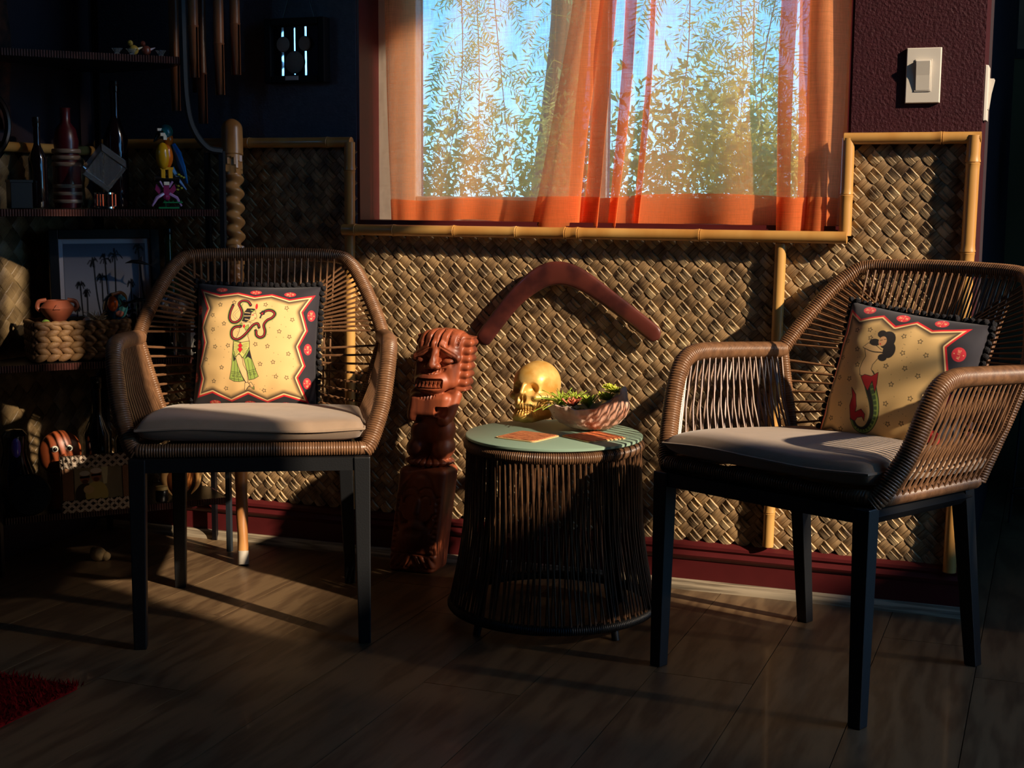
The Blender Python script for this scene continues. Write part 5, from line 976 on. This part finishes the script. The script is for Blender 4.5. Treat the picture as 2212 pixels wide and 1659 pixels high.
for k in range(11):
    a = PI+rg.uniform(-1.9, 1.9); L_ = rg.uniform(.45, .7) if math.cos(a) > -.4 else rg.uniform(.25, .33); h = rg.uniform(.35, .75); P = cat([(0, 0, .70), (math.cos(a)*L_*.35, math.sin(a)*L_*.35, .70+h*.75), (math.cos(a)*L_*.75, math.sin(a)*L_*.75, .70+h*.85), (math.cos(a)*L_, math.sin(a)*L_, .70+h*.45)], 8); b = MB(); b.tube(P, np.linspace(.005, .001, len(P)), 5); s = np.array((-math.sin(a), math.cos(a), 0))
    for i in range(4, len(P)-1):
        for sg in (-1, 1):
            l_ = .12*(1-abs(i/len(P)-.5)); t = P[i]; e = t+s*sg*l_*.35+np.array((0, 0, -l_*.8)); w_ = np.array((math.cos(a), math.sin(a), 0))*.006; b.add([t-w_, t+w_, (t+e)/2+w_+np.array((0, 0, .01)), e, (t+e)/2-w_+np.array((0, 0, .01))], [(0, 1, 2, 3, 4)])
    obj('frond', b, m_fr, pp, smooth=False)
sd_ = empty('wire_stand', (-.03, .95, 0), label='thin black wire stand on the passage floor', category='stand')
for k in range(3): a = k*2*PI/3+.4; obj('leg', MB().tube([(.07*math.cos(a), .07*math.sin(a), 0), (.045*math.cos(a), .045*math.sin(a), .36)], .004, 6), m_black, sd_)
t = np.linspace(0, 2*PI, 25); obj('ring', MB().tube(np.c_[.045*np.cos(t), .045*np.sin(t), np.full(25, .36)], .004, 6, cap=False), m_black, sd_); obj('foot_ring', MB().tube(np.c_[.06*np.cos(t), .06*np.sin(t), np.full(25, .10)], .003, 6, cap=False), m_black, sd_)
# ================================================================== OUTDOORS
struct('ground_outside', MB().box((0, 0, -.18), (30, 30, .12)), mat('dry_ground', lin(120, 104, 74), .95, var=.3, vscale=3), smooth=False, label='dry ground outside the house', category='ground')
struct('sun_blocking_wall', MB().box((4.0, -1.5, 1.12), (.14, .8, 2.48)).box((4.0, -2.08, 1.22), (.14, .36, 2.68)).box((4.0, -3.68, 1.38), (.14, 2.84, 3.0)), mat('stucco', lin(170, 140, 110), .9, bump=.5, bscale=40), smooth=False, label='unseen stucco wall added outside to keep sun off the floor', category='wall')  # stepped wall added out of view; holds direct sun off the floor
m_leaf = bpy.data.materials.new('pepper_leaf'); m_leaf.use_nodes = True; n = m_leaf.node_tree.nodes; l = m_leaf.node_tree.links; n.remove(n['Principled BSDF'])
d_ = n.new('ShaderNodeBsdfDiffuse'); d_.inputs[0].default_value = lin(190, 192, 122); t_ = n.new('ShaderNodeBsdfTranslucent'); t_.inputs[0].default_value = lin(244, 238, 156); mx = n.new('ShaderNodeMixShader'); mx.inputs[0].default_value = .5
l.new(d_.outputs[0], mx.inputs[1]); l.new(t_.outputs[0], mx.inputs[2]); l.new(mx.outputs[0], n['Material Output'].inputs[0])
def fronds(b, rg, base, direc, L, droop, pairs, ll, lw_):
    P = [np.array(base, float)]; d = np.array(direc, float); d /= np.linalg.norm(d); k = 10
    for i in range(k): d = d+np.array((0, 0, -droop/k)); d /= np.linalg.norm(d); P.append(P[-1]+d*L/k)
    P = np.array(P); b.tube(P, np.linspace(.0016, .0006, len(P)), 3, cap=False); Q = resample(P, L/pairs); T_ = np.gradient(Q, axis=0)
    for i in range(2, len(Q)):
        t = T_[i]/np.linalg.norm(T_[i]); s = np.cross(t, rg.normal(0, 1, 3)*.35+np.array((0, 1, .2))); s /= np.linalg.norm(s)
        for sg in (-1, 1):
            e = Q[i]+(s*sg*.85+t*.55)*ll*rg.uniform(.8, 1.15); m_ = (Q[i]+e)/2; w_ = t*lw_; b.add([Q[i], m_+w_, e, m_-w_], [(0, 1, 2, 3)])
rg = np.random.default_rng(41); tr = empty('pepper_tree', (-2.9, 4.3, -.12), label='feathery pepper tree outside the window', category='tree'); m_bark = mat('bark', lin(150, 122, 92), .9)
o0 = np.array(tr.location[:]); b = MB(); b.tube(cat([(0, .6, 0), (.1, .5, 1.0), (.3, .2, 2.2), (.2, .0, 3.4), (.4, -.2, 4.6)], 6), np.linspace(.16, .05, 25), 10); obj('trunk', b, m_bark, tr)
b = MB(); bf = MB()
for k in range(10):
    x = rg.uniform(-3.1, -.95); y = rg.uniform(2.7, 3.9); P = cat([(x+rg.uniform(-.1, .1), y, 2.9), (x+rg.uniform(-.05, .05), y, 2.1), (x+rg.uniform(-.12, .12), y, 1.45), (x+rg.uniform(-.15, .15), y, .9)], 6)-o0; b.tube(P, np.linspace(.004, .0012, len(P)), 5)
    for i in range(1, len(P)):
        for q in range(2): fronds(bf, rg, P[i], rg.normal(0, 1, 3)*np.array((1, .6, .25)), rg.uniform(.20, .38), rg.uniform(.6, 2.0), 13, .044, .0042)
for k in range(260): fronds(bf, rg, np.array((.35, -.1, 3.6))+rg.normal(0, 1, 3)*np.array((1.1, .7, .7)), rg.normal(0, 1, 3), rg.uniform(.3, .5), 2.0, 11, .06, .006)
obj('branches', b, m_bark, tr); obj('foliage', bf, m_leaf, tr, smooth=False, kind='stuff')
bu_ = empty('garden_shrub', (-1.9, 3.3, -.12), label='yellow green shrub below the pepper tree outside', category='shrub'); o0 = np.array(bu_.location[:]); b = MB(); V = []; Fc = []; i = 0
for cx_, cy_, cz, rr, nn_ in ((-2.85, 3.3, .95, .40, 1500), (-2.3, 3.6, 1.0, .42, 1500), (-1.9, 3.2, .88, .34, 1200), (-1.45, 3.0, 1.10, .36, 1300), (-1.3, 3.3, 1.0, .40, 1500), (-1.6, 3.6, 1.30, .40, 800), (-1.15, 2.8, .95, .24, 1200)):
    for _ in range(nn_):
        p = rg.normal(0, .5, 3)*rr+np.array((cx_, cy_, cz))-o0; d1 = rg.normal(0, 1, 3); d1 /= np.linalg.norm(d1); d2 = np.cross(d1, rg.normal(0, 1, 3)); d2 /= np.linalg.norm(d2); s = rg.uniform(.017, .034)
        V += [p-d1*s, p+d2*s*.35, p+d1*s, p-d2*s*.35]; Fc.append((4*i, 4*i+1, 4*i+2, 4*i+3)); i += 1
b.add(V, Fc); obj('foliage', b, m_leaf, bu_, smooth=False, kind='stuff'); obj('stems', MB().tube([(-.3, 0, 0), (-.3, 0, .8)], .02, 6).tube([(.4, -.2, 0), (.3, -.2, 1.0)], .02, 6).tube([(0, .2, 0), (0, .1, 1.0)], .02, 6), m_bark, bu_)
struct('sky_blocker', MB().box((1.38, -.9, 3.16), (.54, 4.0, .06)), mat('sky_blocker_paint', lin(90, 80, 70), .9), smooth=False, label='unseen slab added over the right window to block sky light', category='sky_blocker')  # added overhang, out of view; cuts blue sky light entering from the right
# oleander outside the right-hand window: its leaves dapple the right chair
ol = empty('oleander', (2.05, -1.2, -.12), label='oleander bush outside the right window', category='shrub'); rg = np.random.default_rng(77); b = MB(); V = []; Fc = []; i = 0
for cx_, cy_, cz, rr in ((-.05, .06, 1.80, .055), (0, .02, 1.70, .07), (.05, .10, 1.74, .06), (-.02, .0, 1.90, .035), (.1, -.25, 1.2, .12)):
    for _ in range(20):
        p = rg.normal(0, .55, 3)*rr+np.array((cx_, cy_, cz)); d1 = rg.normal(0, 1, 3); d1 /= np.linalg.norm(d1); d2 = np.cross(d1, rg.normal(0, 1, 3)); d2 /= np.linalg.norm(d2); s = rg.uniform(.02, .04)
        V += [p-d1*s, p+d2*s*.3, p+d1*s, p-d2*s*.3]; Fc.append((4*i, 4*i+1, 4*i+2, 4*i+3)); i += 1
b.add(V, Fc); obj('foliage', b, m_leaf, ol, smooth=False, kind='stuff'); obj('stems', MB().tube([(0, 0, 0), (.03, .02, 1.0), (0, .04, 1.85)], [.02, .014, .006], 6).tube([(.05, -.05, 0), (.1, -.2, 1.2)], [.02, .008], 6), m_bark, ol)
